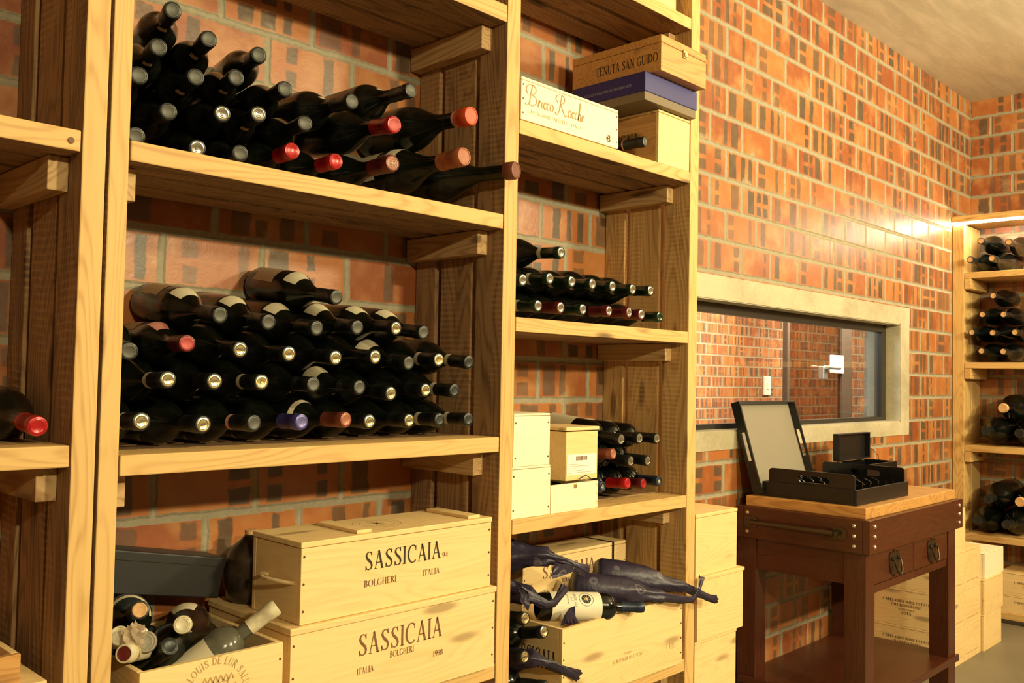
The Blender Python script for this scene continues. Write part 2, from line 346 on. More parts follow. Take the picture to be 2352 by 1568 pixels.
G = {
 'A': ([_l(.10, 0, .38, 1, TN), _l(.36, 1, .66, 0, TH)] + _h(.2, .56, .34) + _sf(.12, .018) + _sf(.66, .018), .78),
 'B': (_v(.14) + [_arc(.2, .75, .27, .24, -90, 90), _arc(.2, .26, .34, .25, -90, 90)] + _h(.14, .22, .98) + _h(.14, .22, .02) + _h(.14, .22, .51), .64),
 'C': ([_arc(.45, .5, .37, .49, 48, 312), _l(.70, .70, .70, .96, TN)], .80),
 'D': (_v(.14) + [_arc(.24, .5, .44, .48, -90, 90)] + _h(.14, .26, .98) + _h(.14, .26, .02), .78),
 'E': (_v(.14) + _h(.14, .54, .98) + _h(.14, .46, .52) + _h(.14, .56, .02) + [_l(.55, .0, .55, .22, TN), _l(.53, .8, .53, 1, TN)], .63),
 'F': (_v(.14) + _h(.14, .54, .98) + _h(.14, .46, .52) + [_l(.53, .8, .53, 1, TN)], .60),
 'G': ([_arc(.45, .5, .37, .49, 48, 318), _l(.72, 0.05, .72, .42, TH*.9)] + _sf(.72, .43), .86),
 'H': (_v(.14) + _v(.64) + _h(.14, .64, .52), .80), 'I': (_v(.15), .32),
 'K': (_v(.14) + [_l(.2, .45, .58, 1, TN), _l(.28, .56, .62, 0, TH)] + _sf(.62, .018), .72),
 'L': (_v(.14) + _h(.14, .54, .02) + [_l(.54, .0, .54, .24, TN)], .60),
 'M': (_v(.14, TN) + _v(.82) + [_l(.14, 1, .46, 0.05, TH), _l(.48, .05, .82, 1, TN)], .98),
 'N': (_v(.14, TN) + _v(.68, TN) + [_l(.12, 1, .68, 0, TH)], .82),
 'O': ([_arc(.46, .5, .38, .49, 0, 360, 24)], .92), 'U': ([_l(.14, .3, .14, 1, TH), _l(.64, .3, .64, 1, TN), _arc(.39, .3, .25, .29, 180, 360)] + _sf(.14, .982) + _sf(.64, .982), .78),
 'P': (_v(.14) + [_arc(.2, .73, .32, .25, -90, 90)] + _h(.14, .22, .98) + _h(.14, .22, .48), .60),
 'R': (_v(.14) + [_arc(.2, .75, .30, .24, -90, 90), _l(.34, .5, .66, 0, TH)] + _h(.14, .22, .98) + _h(.14, .26, .51) + _sf(.68, .018), .72),
 'S': ([[(.53, .80, TN), (.47, .93, TN), (.33, .985, TN), (.18, .92, .09), (.12, .77, TH), (.2, .62, TH), (.35, .5, TH*1.1), (.5, .37, TH), (.55, .22, TH), (.48, .07, .09), (.32, .012, TN), (.18, .06, TN), (.1, .2, TN)], _l(.1, .0, .1, .26, TN), _l(.53, .76, .53, 1, TN)], .66),
 'T': (_v(.34) + _h(.04, .64, .98) + [_l(.05, .76, .05, 1, TN), _l(.63, .76, .63, 1, TN)], .68),
 'V': ([_l(.08, 1, .36, 0, TH), _l(.38, 0, .64, 1, TN)] + _sf(.1, .982) + _sf(.64, .982), .72),
 'W': ([_l(.06, 1, .28, 0, TH), _l(.3, 0, .5, 1, TN), _l(.48, 1, .7, 0, TH), _l(.72, 0, .92, 1, TN)] + _sf(.08, .982) + _sf(.5, .982) + _sf(.92, .982), 1.0),
 'J': ([_l(.3, .25, .3, 1, TH), _arc(.17, .22, .14, .2, 200, 360, 8)] + _sf(.3, .982), .46),
 '1': (_v(.22), .42), '9': ([_arc(.3, .7, .22, .28, 0, 360, 18), [(.52, .7, TH), (.50, .4, TH), (.38, .12, .09), (.18, .02, TN)]], .58),
 '8': ([_arc(.3, .75, .19, .23, 0, 360, 16), _arc(.3, .27, .24, .26, 0, 360, 16)], .58),
 '4': ([_l(.44, 0, .44, 1, TH)] + [_l(.06, .3, .58, .3, TN), _l(.06, .3, .42, 1, TN)] + _sf(.44, .018), .58),
 '2': ([[(.1, .75, TN), (.16, .93, TN), (.32, .98, .07), (.48, .85, TH), (.45, .62, TH), (.28, .35, .08), (.1, .04, TN)], _l(.1, .04, .54, .04, .08)], .58),
 '0': ([_arc(.3, .5, .22, .49, 0, 360, 20)], .58), '5': ([_l(.14, .98, .5, .98, .08), _l(.14, .98, .14, .55, TN), _arc(.26, .3, .24, .3, 120, -150)], .58),
 '7': ([_l(.08, .97, .54, .97, .08), _l(.54, .97, .24, 0, .10)], .56), ' ': ([], .34), '-': (_h(.05, .3, .45), .34), '.': ([_l(.1, .03, .18, .03, .07)], .24), ',': ([_l(.15, .06, .1, -.12, .07)], .24),
}
def ribbon(mb, pts, fn):
    L, R = [], []
    for i, (x, y, w) in enumerate(pts):
        x0, y0, _ = pts[max(i-1, 0)]; x1, y1, _ = pts[min(i+1, len(pts)-1)]
        dx, dy = x1-x0, y1-y0; d = math.hypot(dx, dy) or 1
        nx, ny = -dy/d*w/2, dx/d*w/2
        L.append(fn(x+nx, y+ny)); R.append(fn(x-nx, y-ny))
    A = mb.verts(L); B = mb.verts(R)
    for i in range(len(pts)-1): mb.face([A[i], A[i+1], B[i+1], B[i]])
def text_w(s, sp=.06): return sum(G[c][1] for c in s) + sp*(len(s)-1)
def lettering(parent, s, org, right, up, width, height, mat, name='lettering', label=None, shear=0.0, sp=.06):
    org, right, up = Vector(org), Vector(right), Vector(up); k = width/text_w(s, sp); mb = MB(); x = 0
    for c in s:
        st, wd = G[c]
        for pts in st:
            P = [(px, py, w) for px, py, w in pts]
            ribbon(mb, P, lambda a, b, x=x: org + right*((x+a+shear*b)*k) + up*(b*height))
        x += wd + sp
    o = mb.build(name, mat, parent)
    if label: o['label'] = label
    return o
def arc_lettering(parent, s, centre, right, up, rad, height, a0, a1, mat, name='lettering'):
    centre, right, up = Vector(centre), Vector(right), Vector(up); mb = MB(); tot = text_w(s, .2); x = 0
    for c in s:
        st, wd = G[c]; a = math.radians(a0 + (a1-a0)*(x+wd/2)/tot); ux, uy = math.cos(a), math.sin(a); tx, ty = math.sin(a), -math.cos(a)
        k = height*.85
        for pts in st:
            ribbon(mb, pts, lambda p, q: centre + right*((rad+q*height)*ux + (p-wd/2)*k*tx) + up*((rad+q*height)*uy + (p-wd/2)*k*ty))
        x += wd + .2
    return mb.build(name, mat, parent)
def curve_lettering(parent, strokes, org, right, up, scale, mat, w=.03, name='lettering'):
    """free cursive strokes: smooth Catmull curves through the given points"""
    org, right, up = Vector(org), Vector(right), Vector(up); mb = MB()
    for P in strokes:
        Q = []
        for i in range(len(P)-1):
            p0, p1, p2, p3 = P[max(i-1, 0)], P[i], P[i+1], P[min(i+2, len(P)-1)]
            for t in (0, .25, .5, .75):
                q = [.5*((2*p1[j]) + (-p0[j]+p2[j])*t + (2*p0[j]-5*p1[j]+4*p2[j]-p3[j])*t*t + (-p0[j]+3*p1[j]-3*p2[j]+p3[j])*t**3) for j in (0, 1)]
                Q.append(q)
        Q.append(P[-1]); out = []
        for i, q in enumerate(Q):
            a, b = Q[max(i-1, 0)], Q[min(i+1, len(Q)-1)]; d = math.hypot(b[0]-a[0], b[1]-a[1]) or 1
            out.append((q[0], q[1], w*(.45 + .9*abs(b[1]-a[1])/d)))
        ribbon(mb, out, lambda a, b: org + right*(a*scale) + up*(b*scale))
    return mb.build(name, mat, parent)
# ------------------------------------------------------------------ the room
def struct(o): o['kind'] = 'structure'; return o
XL, XR_, YF, H = -3.0, 6.333, -5.6, 3.2505
WX0, WX1, WZ0, WZ1 = 2.95, 5.166, 1.19, 1.7325
T = .20
mb = MB(); mb.box(XL, WX0, 0, T, 0, H); mb.box(WX1, XR_+.2, 0, T, 0, H); mb.box(WX0, WX1, 0, T, 0, WZ0); mb.box(WX0, WX1, 0, T, WZ1, H)
struct(mb.build('wall_back', BRICK_X))
struct(MB().box(XR_, XR_+.2, YF, -.0005, 0, H).build('wall_right', BRICK_Y))
struct(MB().box(XL-.2, XL, YF, T, 0, H).build('wall_left', BRICK_Y))
struct(MB().box(XL-.2, XR_+.2, YF-.2, YF, 0, H).build('wall_front', BRICK_X))
struct(MB().box(XL-.2, XR_+.2, YF-.2, T, H, H+.2).build('ceiling', CEIL))
struct(MB().box(XL-.2, 19, YF-.2, 5.2, -.1, 0).build('floor', FLOOR))
# concrete surround of the window: a plaster band and the lining of the opening
mb = MB(); e = -.004
mb.box(WX0-.12, WX1+.128, e, .03, WZ1, 1.829); mb.box(WX0-.12, WX1+.118, e, .03, 1.118, WZ0); mb.box(WX1, WX1+.122, e, .03, WZ0, WZ1); mb.box(WX0-.12, WX0, e, .03, WZ0, WZ1)
mb.box(WX0, WX1, 0, T, WZ1-.004, WZ1+.002); mb.box(WX0, WX1, 0, T, WZ0-.002, WZ0+.006); mb.box(WX1-.004, WX1+.002, 0, T, WZ0, WZ1)
struct(mb.build('trim_1', CONC))
win = struct(MB().box(WX0+.03, WX1-.035, .090, .094, WZ0+.02, WZ1-.04).build('window_1', PANE))
mb = MB(); mb.box(WX0, WX1, .078, .118, WZ1-.046, WZ1-.004, .002); mb.box(WX0, WX1, .078, .118, WZ0+.006, WZ0+.028, .002); mb.box(WX1-.062, WX1-.004, .078, .118, WZ0+.028, WZ1-.046, .002); mb.box(WX0, WX0+.05, .078, .118, WZ0+.028, WZ1-.046, .002)
mb.build('window_frame', FRAME, win)
# the room behind the window
struct(MB().box(1.0, 14.4, 4.0, 4.2, 0, 3.2505).build('wall_far', BRICK_FAR))
struct(MB().box(14.4, 19, 3.6, 4.2, 0, 3.2505).build('wall_far_pale', PALE))
struct(MB().box(1.0, 19, T, 4.2, 3.2505, 3.4).build('ceiling_far', CEIL))
d1 = struct(MB().box(9.64, 11.02, 3.0, 3.012, .02, 2.6).build('door_1', TINT))
mb = MB(); mb.box(11.02, 11.30, 2.97, 3.03, 0, 2.65, .004); mb.box(9.60, 9.66, 2.97, 3.03, 0, 2.65, .004); mb.box(9.6, 11.5, 2.97, 3.03, 2.6, 2.7, .004)
mb.build('door_frame', DOORW, d1)
mb = MB(); mb.box(10.42, 10.54, 2.93, 3.0, 1.44, 1.60, .008); mb.tube([(10.48, 2.95, 1.585), (10.48, 2.90, 1.585), (10.62, 2.90, 1.58), (10.80, 2.90, 1.58)], .022); mb.build('door_handle', STEEL, d1)
tag(MB().box(10.66, 11.02, 2.955, 2.965, 1.52, 1.74).build('paper_notice', WHITE), 'white paper notice taped to the glass door beyond the window', 'notice')
sw = thing('light_switch', 'white switch plate on the far brick wall seen through the window', 'light switch', (11.0, 3.97, 1.22))
MB().box(-.09, .09, 0, .029, 0, .25, .008).build('plate', WHITE, sw); MB().box(-.03, .03, -.012, .0, .08, .17, .004).build('rocker', WHITE, sw)

# ------------------------------------------------------------------ shelving
D = .3485; TH_ = .038
BO = [(-D, -.248), (-.229, -.133), (-.114, -.024)]
def shelf(parent, x0, x1, ztop, th=TH_, label=None, px=0.0, axis='x', bo=BO, name='shelf'):
    """planks with open joints; front plank planed, back planks rough"""
    g = .0025
    mb = MB(); y0, y1 = bo[0]
    if axis == 'x': mb.box(x0+g-px, x1-g-px, y0, y1, ztop-th, ztop, .0025)
    else: mb.box(-y1-px, -y0-px, x0+g, x1-g, ztop-th, ztop, .0025)
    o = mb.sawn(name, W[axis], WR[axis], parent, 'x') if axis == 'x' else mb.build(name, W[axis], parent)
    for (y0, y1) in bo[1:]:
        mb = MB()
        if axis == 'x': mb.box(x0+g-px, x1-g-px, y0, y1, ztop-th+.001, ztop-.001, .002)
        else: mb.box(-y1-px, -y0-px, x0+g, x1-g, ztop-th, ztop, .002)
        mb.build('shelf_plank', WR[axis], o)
    if label: o['label'] = label
    return o
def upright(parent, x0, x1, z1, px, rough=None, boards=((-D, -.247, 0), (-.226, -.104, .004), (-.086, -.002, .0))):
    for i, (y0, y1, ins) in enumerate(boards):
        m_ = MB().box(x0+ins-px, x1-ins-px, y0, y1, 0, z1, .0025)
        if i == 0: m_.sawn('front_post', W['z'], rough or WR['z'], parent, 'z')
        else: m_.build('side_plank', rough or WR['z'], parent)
def batten(parent, x0, x1, ztop, px, h=.062, y0=-.292):
    MB().box(x0-px, x1-px, y0, -.004, ztop-h, ztop, .002).build('shelf_bearer', WB, parent)
WB = wood('bearer_pine', 'y', (.56, .36, .16), (.34, .18, .065), .7)
ZT = 3.06
# left unit (its right end shows)
u1 = thing('shelving_unit', 'pine shelving unit at the left edge, with one red-capped bottle', 'shelving unit', (-.45, 0, 0))
px = -.45
upright(u1, .6145, .6560, ZT, px); upright(u1, -.45, -.40, ZT, px)
for z in (2.364, 1.816, 1.268, .72, .15): shelf(u1, -.40, .6145, z, px=px)
for z in (2.364, 1.816, 1.268, .72):
    batten(u1, .578, .6135, z-TH_-.001, px); batten(u1, -.399, -.364, z-TH_-.001, px)
MB().lathe([(0, 0), (.0055, 0), (.0055, .002), (0, .002)], 14, M=Matrix.Translation((.595-px, -D-.0005, 1.795)) @ Matrix.Rotation(math.pi/2, 4, 'X')).build('screw_plug', simple('dark_plug', (.18, .09, .04), .7), u1)
# main unit: two bays
u2 = thing('shelving_unit', 'tall pine shelving unit of two bays packed with bottles and wooden cases', 'shelving unit', (.659, 0, 0))
px = .659
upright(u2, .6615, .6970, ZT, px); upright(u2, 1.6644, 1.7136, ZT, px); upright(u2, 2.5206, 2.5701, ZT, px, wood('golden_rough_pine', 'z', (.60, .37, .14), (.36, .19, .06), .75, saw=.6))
for z, th in ((2.362, .045), (1.8169, TH_), (1.2468, TH_), (.679, TH_), (.13, TH_)):
    shelf(u2, .6970, 1.6644, z, th, px=px)
    if z > .5: batten(u2, 1.6265, 1.6634, z-th-.001, px); batten(u2, .698, .735, z-th-.001, px)
for z in (2.5816, 2.0753, 1.5562, 1.0313, .5139):
    shelf(u2, 1.7136, 2.5206, z, px=px)
    batten(u2, 2.4826, 2.5196, z-TH_-.001, px, .056, -.285); batten(u2, 1.7146, 1.7516, z-TH_-.001, px, .056, -.285)
# rack on the end wall: shelves run along y
u3 = thing('shelving_unit', 'pale pine shelving unit on the end wall with glowing strip under its top board', 'shelving unit', (XR_, 0, 0))
px = XR_; FX = 5.985
def rk(x0, x1, y0, y1, z0, z1, nm, mat, b=.003): return MB().box(x0-px, x1-px, y0, y1, z0, z1, b).build(nm, mat, u3)
PZ = W['z']
for ya, yb in ((-.072, -.003), (-1.40, -1.33)):
    rk(FX, FX+.036, ya, yb, 0, 2.405, 'front_post', PZ)
for yc in (-.060, -1.38):
    rk(FX+.040, FX+.15, yc, yc+.045, 0, 2.40, 'side_plank', PZ); rk(FX+.17, FX+.335, yc, yc+.045, 0, 2.40, 'side_plank', PZ)
rk(FX-.012, XR_-.005, -1.41, -.003, 2.408, 2.446, 'top_board', W['y'])
for z in (2.0947, 1.5419, 1.0356, .5013, .06):
    rk(FX, FX+.11, -1.328, -.074, z-TH_, z, 'shelf', W['y']); rk(FX+.12, FX+.335, -1.328, -.066, z-TH_, z, 'shelf', W['y'])
    if z > .3: rk(FX-.001, FX+.30, -.112, -.0735, z-TH_-.065, z-TH_-.001, 'shelf_bearer', W['x']); rk(FX-.001, FX+.30, -1.327, -1.29, z-TH_-.065, z-TH_-.001, 'shelf_bearer', W['x'])
st = MB().box(FX-.006-px, FX+.016-px, -1.35, -.006, 2.396, 2.4075).build('light_strip', LED, u3)

# ------------------------------------------------------------------ bottles
SH = {}
def profile(k):
    if k in 'bt': L, r = .328, (.0445 if k == 'b' else .0395); n = .0150; a, b_ = .46, .765
    elif k == 's': L, r = .335, .047; n = .0155; a, b_ = .47, .75
    elif k == 'x': L, r = .325, .040; n = .0148; a, b_ = .60, .735
    elif k == 'm': L, r = .37, .053; n = .0180; a, b_ = .42, .76
    elif k == 'M': L, r = .40, .059; n = .0190; a, b_ = .40, .76
    else: L, r = .46, .080; n = .0230; a, b_ = .48, .74
    P = [(0, .018*L/.33), (r*.55, .012), (r*.8, .001), (r*.93, .002), (r, .012)]
    P += [(r, a*L*.5), (r, a*L)]
    for i in range(1, 11):
        t = i/10; e_ = .5+.5*math.cos(math.pi*t)
        if k == 'x': e_ = (1-t**2.3)**.75 if t < 1 else 0
        P.append((n+(r-n)*e_, a*L+(b_-a)*L*t))
    P += [(n*.985, .86*L), (n*.97, L*.965), (n*.9, L-.004), (0, L-.003)]
    return L, r, n, P
for k in 'btsxmMj':
    L, r, n, P = profile(k); SH[k] = (L, r, n, P)
GLM = {}
def gmesh(k, mat):
    if (k, mat.name) not in GLM: GLM[(k, mat.name)] = MB().lathe(SH[k][3], 32).data('bottle_body', mat, True)
    return GLM[(k, mat.name)]
def cap_data(k, mat, z0=.80, extra=.0009):
    L, r, n, P = SH[k]; R = n+extra
    pr = [(R*1.0, L*z0), (R, L*.93), (R*1.07, L*.935), (R*1.07, L*.985), (R*.98, L), (R*.84, L+.0006), (R*.80, L-.0006), (0, L-.0006)]
    return MB().lathe(pr, 28).data('capsule', mat, True)
def disc_data(k, mat, frac=.80, dz=.0002):
    L, r, n, P = SH[k]; R = (n+.0009)*frac
    return MB().lathe([(R, L-.0006), (R, L+dz), (R*.86, L+dz+.0004), (R*.80, L+dz-.0001), (0, L+dz-.0001)], 28).data('capsule_end', mat, True)
def stamp_data(k, style):
    L, r, n, P = SH[k]; R = (n+.0009)*.8; mb = MB(); z = L+.0006
    f = lambda a, b: Vector((a, b, z))
    if style == 'leaf':
        ribbon(mb, [(0, -R*.62, .0006), (R*.03, -R*.2, R*.4), (0, R*.3, R*.3), (0, R*.62, .0006)], f)
        ribbon(mb, [(R*.74*math.cos(t*math.pi/10), R*.74*math.sin(t*math.pi/10), R*.10) for t in range(21)], f)
    elif style == 'star':
        for t in range(4):
            a = t*math.pi/4; ribbon(mb, [(-R*.6*math.cos(a), -R*.6*math.sin(a), .0005), (0, 0, R*.2), (R*.6*math.cos(a), R*.6*math.sin(a), .0005)], f)
    else:
        for q_ in (.30, .52, .8): ribbon(mb, [(R*q_*math.cos(t*math.pi/10), R*q_*math.sin(t*math.pi/10), R*.07) for t in range(21)], f)
        for q_ in range(4): ribbon(mb, [(R*.14*math.cos(q_*1.571), R*.14*math.sin(q_*1.571), R*.10), (R*.5*math.cos(q_*1.571+.5), R*.5*math.sin(q_*1.571+.5), R*.06)], f)
    return mb
_cache = {}
def cached(key, fn):
    if key not in _cache: _cache[key] = fn()
    return _cache[key]
def patch_prof(k, z0, z1, off=.0006, n=8):
    L, r, nn, P = SH[k]; Q = sorted([(z, rr) for rr, z in P if rr > 1e-4 and z > .002]); out = []
    for i in range(n+1):
        z = L*(z0+(z1-z0)*i/n)
        for (za, ra), (zb, rb) in zip(Q, Q[1:]):
            if za <= z <= zb: rr = ra+(rb-ra)*((z-za)/(zb-za) if zb > za else 0); break
        else: rr = nn
        out.append((rr+off, z))
    return out
def patch(k, z0, z1, a0, a1, mat, off=.0006): return cached(('p', k, z0, z1, a0, a1, mat.name, off), lambda: MB().lathe(patch_prof(k, z0, z1, off), 18, math.radians(a0), math.radians(a1)).data('label', mat, True))
# capsule styles: (foil, end disc, stamp)
CS = {'gold': ('black', 'gold', 'leaf'), 'goldflat': ('black', 'gold', 'leaf'), 'brightgold': ('black', 'brightgold', 'letter'), 'grey': ('black', 'grey', None), 'sig': ('black', 'grey', None),
      'black': ('black', 'black', 'ring'), 'purple': ('purple', 'purplet', None), 'brown': ('brown', 'brownt', None), 'pinkred': ('darkred', 'pinkred', None), 'red': ('red', 'red', None), 'redfoil': ('crimson', 'pinkred', None),
      'darkred': ('darkred', 'brownt', 'letter'), 'darkredflat': ('darkred', 'crimson', None), 'navy': ('navy', 'navy', 'starsil'), 'green': ('green', 'green', None), 'greensil': ('green', 'silver', 'letter'),
      'darksil': ('darkred', 'silver', 'letter'), 'silver': ('black', 'silver', 'letter'), 'orangewax': ('orange', 'orange', None), 'brownwax': ('rust', 'rust', None), 'brownwax2': ('rust2', 'rust2', None), 'cork': ('black', 'cork', None), 'corkwax': ('cork', 'cork', None), 'plain': ('black', 'black', None)}
def bottle(kind, cap, extra, tip, base, label, group, roll=None, name='wine_bottle', glass=None, cat='bottle', own=None, own_end=None):
    tip, base = Vector(tip), Vector(base); o = thing(name, label, cat, base, group)
    d = (tip-base).normalized(); q = Vector((0, 0, 1)).rotation_difference(d)
    # roll so that local +X faces up
    xx = q @ Vector((1, 0, 0)); up = Vector((0, 0, 1)); up = (up-d*up.dot(d)).normalized()
    ang = math.atan2(d.dot(xx.cross(up)), xx.dot(up)); q = Quaternion(d, ang + math.radians(roll or 0)) @ q
    o.rotation_mode = 'QUATERNION'; o.rotation_quaternion = q
    gl = glass or GLASS
    link('glass_body', gmesh(kind, gl), o)
    fo, en, stp = CS[cap]
    wax = cap in ('orangewax', 'brownwax', 'brownwax2', 'corkwax')
    z0 = {'orangewax': .90, 'brownwax': .80, 'brownwax2': .925, 'corkwax': .93}.get(cap, .80 if kind in 'btsmM' else .78)
    if own: z0 = own[1]; fo = own[0]; en = own_end or own[0]
    c = link('capsule' if not wax else 'wax_seal', cached(('c', kind, cap, own), lambda: cap_data(kind, F[fo], z0, own[2] if own else (.0025 if wax else .0009))), o)
    if not wax: link('capsule_end', cached(('d', kind, en), lambda: disc_data(kind, F[en])), c)
    if stp == 'ring': link('stamp', cached(('s', kind, 'ring'), lambda: stamp_data(kind, 'letter').data('stamp', F['grey'])), c)
    elif stp == 'starsil': link('stamp', cached(('s', kind, 'star'), lambda: stamp_data(kind, 'star').data('stamp', F['cream'])), c)
    elif stp: link('stamp', cached(('s', kind, stp), lambda: stamp_data(kind, stp).data('stamp', F['engraved'])), c)
    if cap == 'sig':
        def sg():
            mb = MB(); L, r, n, P = SH[kind]; R = n+.0012; f = lambda a, b: Vector((R*math.cos(a/R), R*math.sin(a/R), b))
            ribbon(mb, [(-.05+i*.1/40, L*.805, .0012) for i in range(41)], f)
            for s0 in (-.018, .012):
                ribbon(mb, [(s0+.002*math.sin(i*1.1)+i*.0006, L*(.82+.045*abs(math.sin(i*.55))), .0008) for i in range(22)], f)
            return mb.data('signature', F['grey'])
        link('signature', cached(('sg', kind), sg), c)
    def lab(nm, z0, z1, a0, a1, m, off=.0006, lb=None):
        p = link(nm, patch(kind, z0, z1, a0, a1, m, off), o)
        if lb: p['label'] = lb
    if 'nb' in extra.split() or extra == 'nb': lab('neck_band', .755, .80, 0, 360, BAND, .0008)
    if extra == 'pb': lab('neck_band', .765, .80, 0, 360, PINK, .0008)
    if extra == 'pkb': lab('neck_band', .865, .90, 0, 360, PINK, .001)
    if extra == 'nl': lab('neck_label', .66, .76, -150, -95, PAPER)
    if extra in ('sl', 'slbl'): lab('shoulder_label', .50, .61, -28, 48, PAPER)
    if extra in ('sl', 'slbl') : lab('neck_label', .69, .79, 165, 225, BAND)
    if extra == 'slbl': lab('front_label', .12, .38, -50, 60, PAPERB)
    if extra == 'bl': lab('front_label', .10, .45, -70, 95, PAPER)
    if extra == 'big': lab('front_label', .06, .56, 10, 150, PAPER)
    if extra == 'sl2': lab('shoulder_label', .42, .50, -30, 60, PAPER); lab('front_label', .1, .34, -60, 100, PAPER)
    if extra == 'wl': lab('neck_label', .64, .76, -20, 25, PAPER)
    if extra == 'rn': lab('neck_label', .70, .745, 130, 190, PAPERB)
    if extra == 'rl': lab('front_label', .1, .36, -60, 60, PAPERB); lab('shoulder_label', .50, .62, -10, 40, PINK)
    if extra == 'arc':
        lab('shoulder_label', .55, .585, -95, 95, PAPER); lab('front_label', .30, .36, -30, 30, F['rust'])
    return o
ORD = ['first', 'second', 'third', 'fourth', 'fifth', 'sixth', 'seventh', 'eighth', 'ninth']
LOOK = {'gold': 'gold stamped end', 'goldflat': 'gold stamped end', 'brightgold': 'bright golden end', 'grey': 'plain grey end', 'sig': 'signed black foil',
        'black': 'all-black foil', 'purple': 'violet-blue foil', 'brown': 'brown-red foil', 'pinkred': 'faded red end', 'red': 'bright red foil', 'redfoil': 'crimson foil', 'darkred': 'copper embossed end',
        'darkredflat': 'dark crimson foil', 'navy': 'navy star-marked end', 'green': 'glossy dark green cap', 'greensil': 'green foil and silver end', 'darksil': 'pinkish silver end', 'silver': 'black foil, silver end',
        'orangewax': 'orange-red wax seal', 'brownwax': 'long rust-brown wax seal', 'brownwax2': 'short old brown wax seal'}
ROW = {1: 'bottom', 2: 'second', 3: 'third', 4: 'fourth', 5: 'fifth', 6: 'topmost'}
def stack(tab, where, group, glass=None, cat='bottle'):
    rows = {}
    for i, t in enumerate(tab): rows.setdefault(t[3], []).append((t[4][0], i))
    pos = {}
    for r_, l in rows.items():
        l.sort()
        for k, (x, i) in enumerate(l): pos[i] = (k, len(l))
    for i, (kd, cap, ex, row, tip, base) in enumerate(tab):
        k, n = pos[i]
        pl = 'alone on top' if (n == 1 and row == max(rows)) else '%s from left in %s row' % (ORD[k], ROW[row])
        bottle(kd, cap, ex, tip, base, 'bottle with %s, %s, %s' % (LOOK[cap], pl, where), group, roll=random.choice((-8, 0, 6, 12)), glass=glass)
BOT_MID = [
('s','gold','nb',1,(0.7384, -0.343, 1.3059),(0.7522, -0.0085, 1.2943)),
('s','goldflat','',1,(0.8593, -0.343, 1.2974),(0.8472, -0.0082, 1.2944)),
('s','grey','pb',1,(0.9685, -0.343, 1.2974),(0.9422, -0.009, 1.2944)),
('s','purple','',1,(1.0793, -0.343, 1.2975),(1.0564, -0.0088, 1.2944)),
('s','brown','arc',1,(1.1915, -0.343, 1.2997),(1.1548, -0.0101, 1.2943)),
('b','gold','',1,(1.261, -0.336, 1.2941),(1.2749, -0.0083, 1.2919)),
('b','gold','nl',1,(1.3755, -0.336, 1.2936),(1.375, -0.008, 1.2919)),
('b','black','nb',1,(1.47, -0.336, 1.2937),(1.4764, -0.0081, 1.2919)),
('b','black','nb',1,(1.5648, -0.336, 1.2928),(1.5734, -0.0081, 1.2919)),
('b','gold','nb',2,(0.7894, -0.336, 1.3827),(0.8003, -0.0083, 1.3746)),
('b','gold','nl',2,(0.8837, -0.336, 1.3803),(0.9021, -0.0085, 1.3788)),
('b','brightgold','nb',2,(0.9866, -0.336, 1.3799),(1.0001, -0.0083, 1.3805)),
('b','sig','nl',2,(1.1104, -0.336, 1.3759),(1.1155, -0.008, 1.3782)),
('b','sig','sl',2,(1.2311, -0.336, 1.37),(1.2209, -0.0082, 1.3757)),
('b','gold','nl',2,(1.3197, -0.336, 1.3565),(1.3238, -0.0085, 1.3743)),
('b','gold','',2,(1.424, -0.336, 1.3647),(1.4245, -0.0081, 1.3724)),
('b','black','nb',2,(1.5162, -0.336, 1.3639),(1.5266, -0.0083, 1.3742)),
('b','grey','',3,(0.7145, -0.336, 1.4334),(0.7711, -0.0152, 1.4718)),
('b','pinkred','rl',3,(0.8249, -0.336, 1.4524),(0.8601, -0.01, 1.4586)),
('b','gold','nl',3,(0.9368, -0.336, 1.4441),(0.9498, -0.009, 1.4664)),
('b','gold','nl',3,(1.0487, -0.336, 1.4389),(1.0611, -0.0086, 1.4534)),
('b','gold','',3,(1.1653, -0.336, 1.434),(1.1789, -0.009, 1.4564)),
('b','gold','',3,(1.2725, -0.336, 1.4389),(1.2821, -0.0085, 1.4552)),
('b','sig','sl',3,(1.3703, -0.336, 1.4275),(1.3723, -0.0092, 1.4556)),
('b','brightgold','nb',3,(1.4631, -0.336, 1.4374),(1.4816, -0.0089, 1.4524)),
('b','black','nb',3,(1.5624, -0.336, 1.4342),(1.5766, -0.0091, 1.4566)),
('b','sig','slbl',4,(0.8913, -0.336, 1.5101),(0.8949, -0.0105, 1.5503)),
('b','sig','sl',4,(0.9986, -0.336, 1.5024),(1.0111, -0.0104, 1.5399)),
('b','sig','sl',4,(1.1154, -0.336, 1.4958),(1.1127, -0.0101, 1.5326)),
('b','sig','sl',4,(1.2211, -0.336, 1.5027),(1.2256, -0.0097, 1.536)),
('b','gold','sl',4,(1.3304, -0.336, 1.5068),(1.3272, -0.0093, 1.5354)),
('b','sig','sl',4,(1.4133, -0.336, 1.5007),(1.4251, -0.01, 1.5352)),
('b','sig','slbl',5,(1.1635, -0.336, 1.5657),(1.1671, -0.0112, 1.6113)),
]
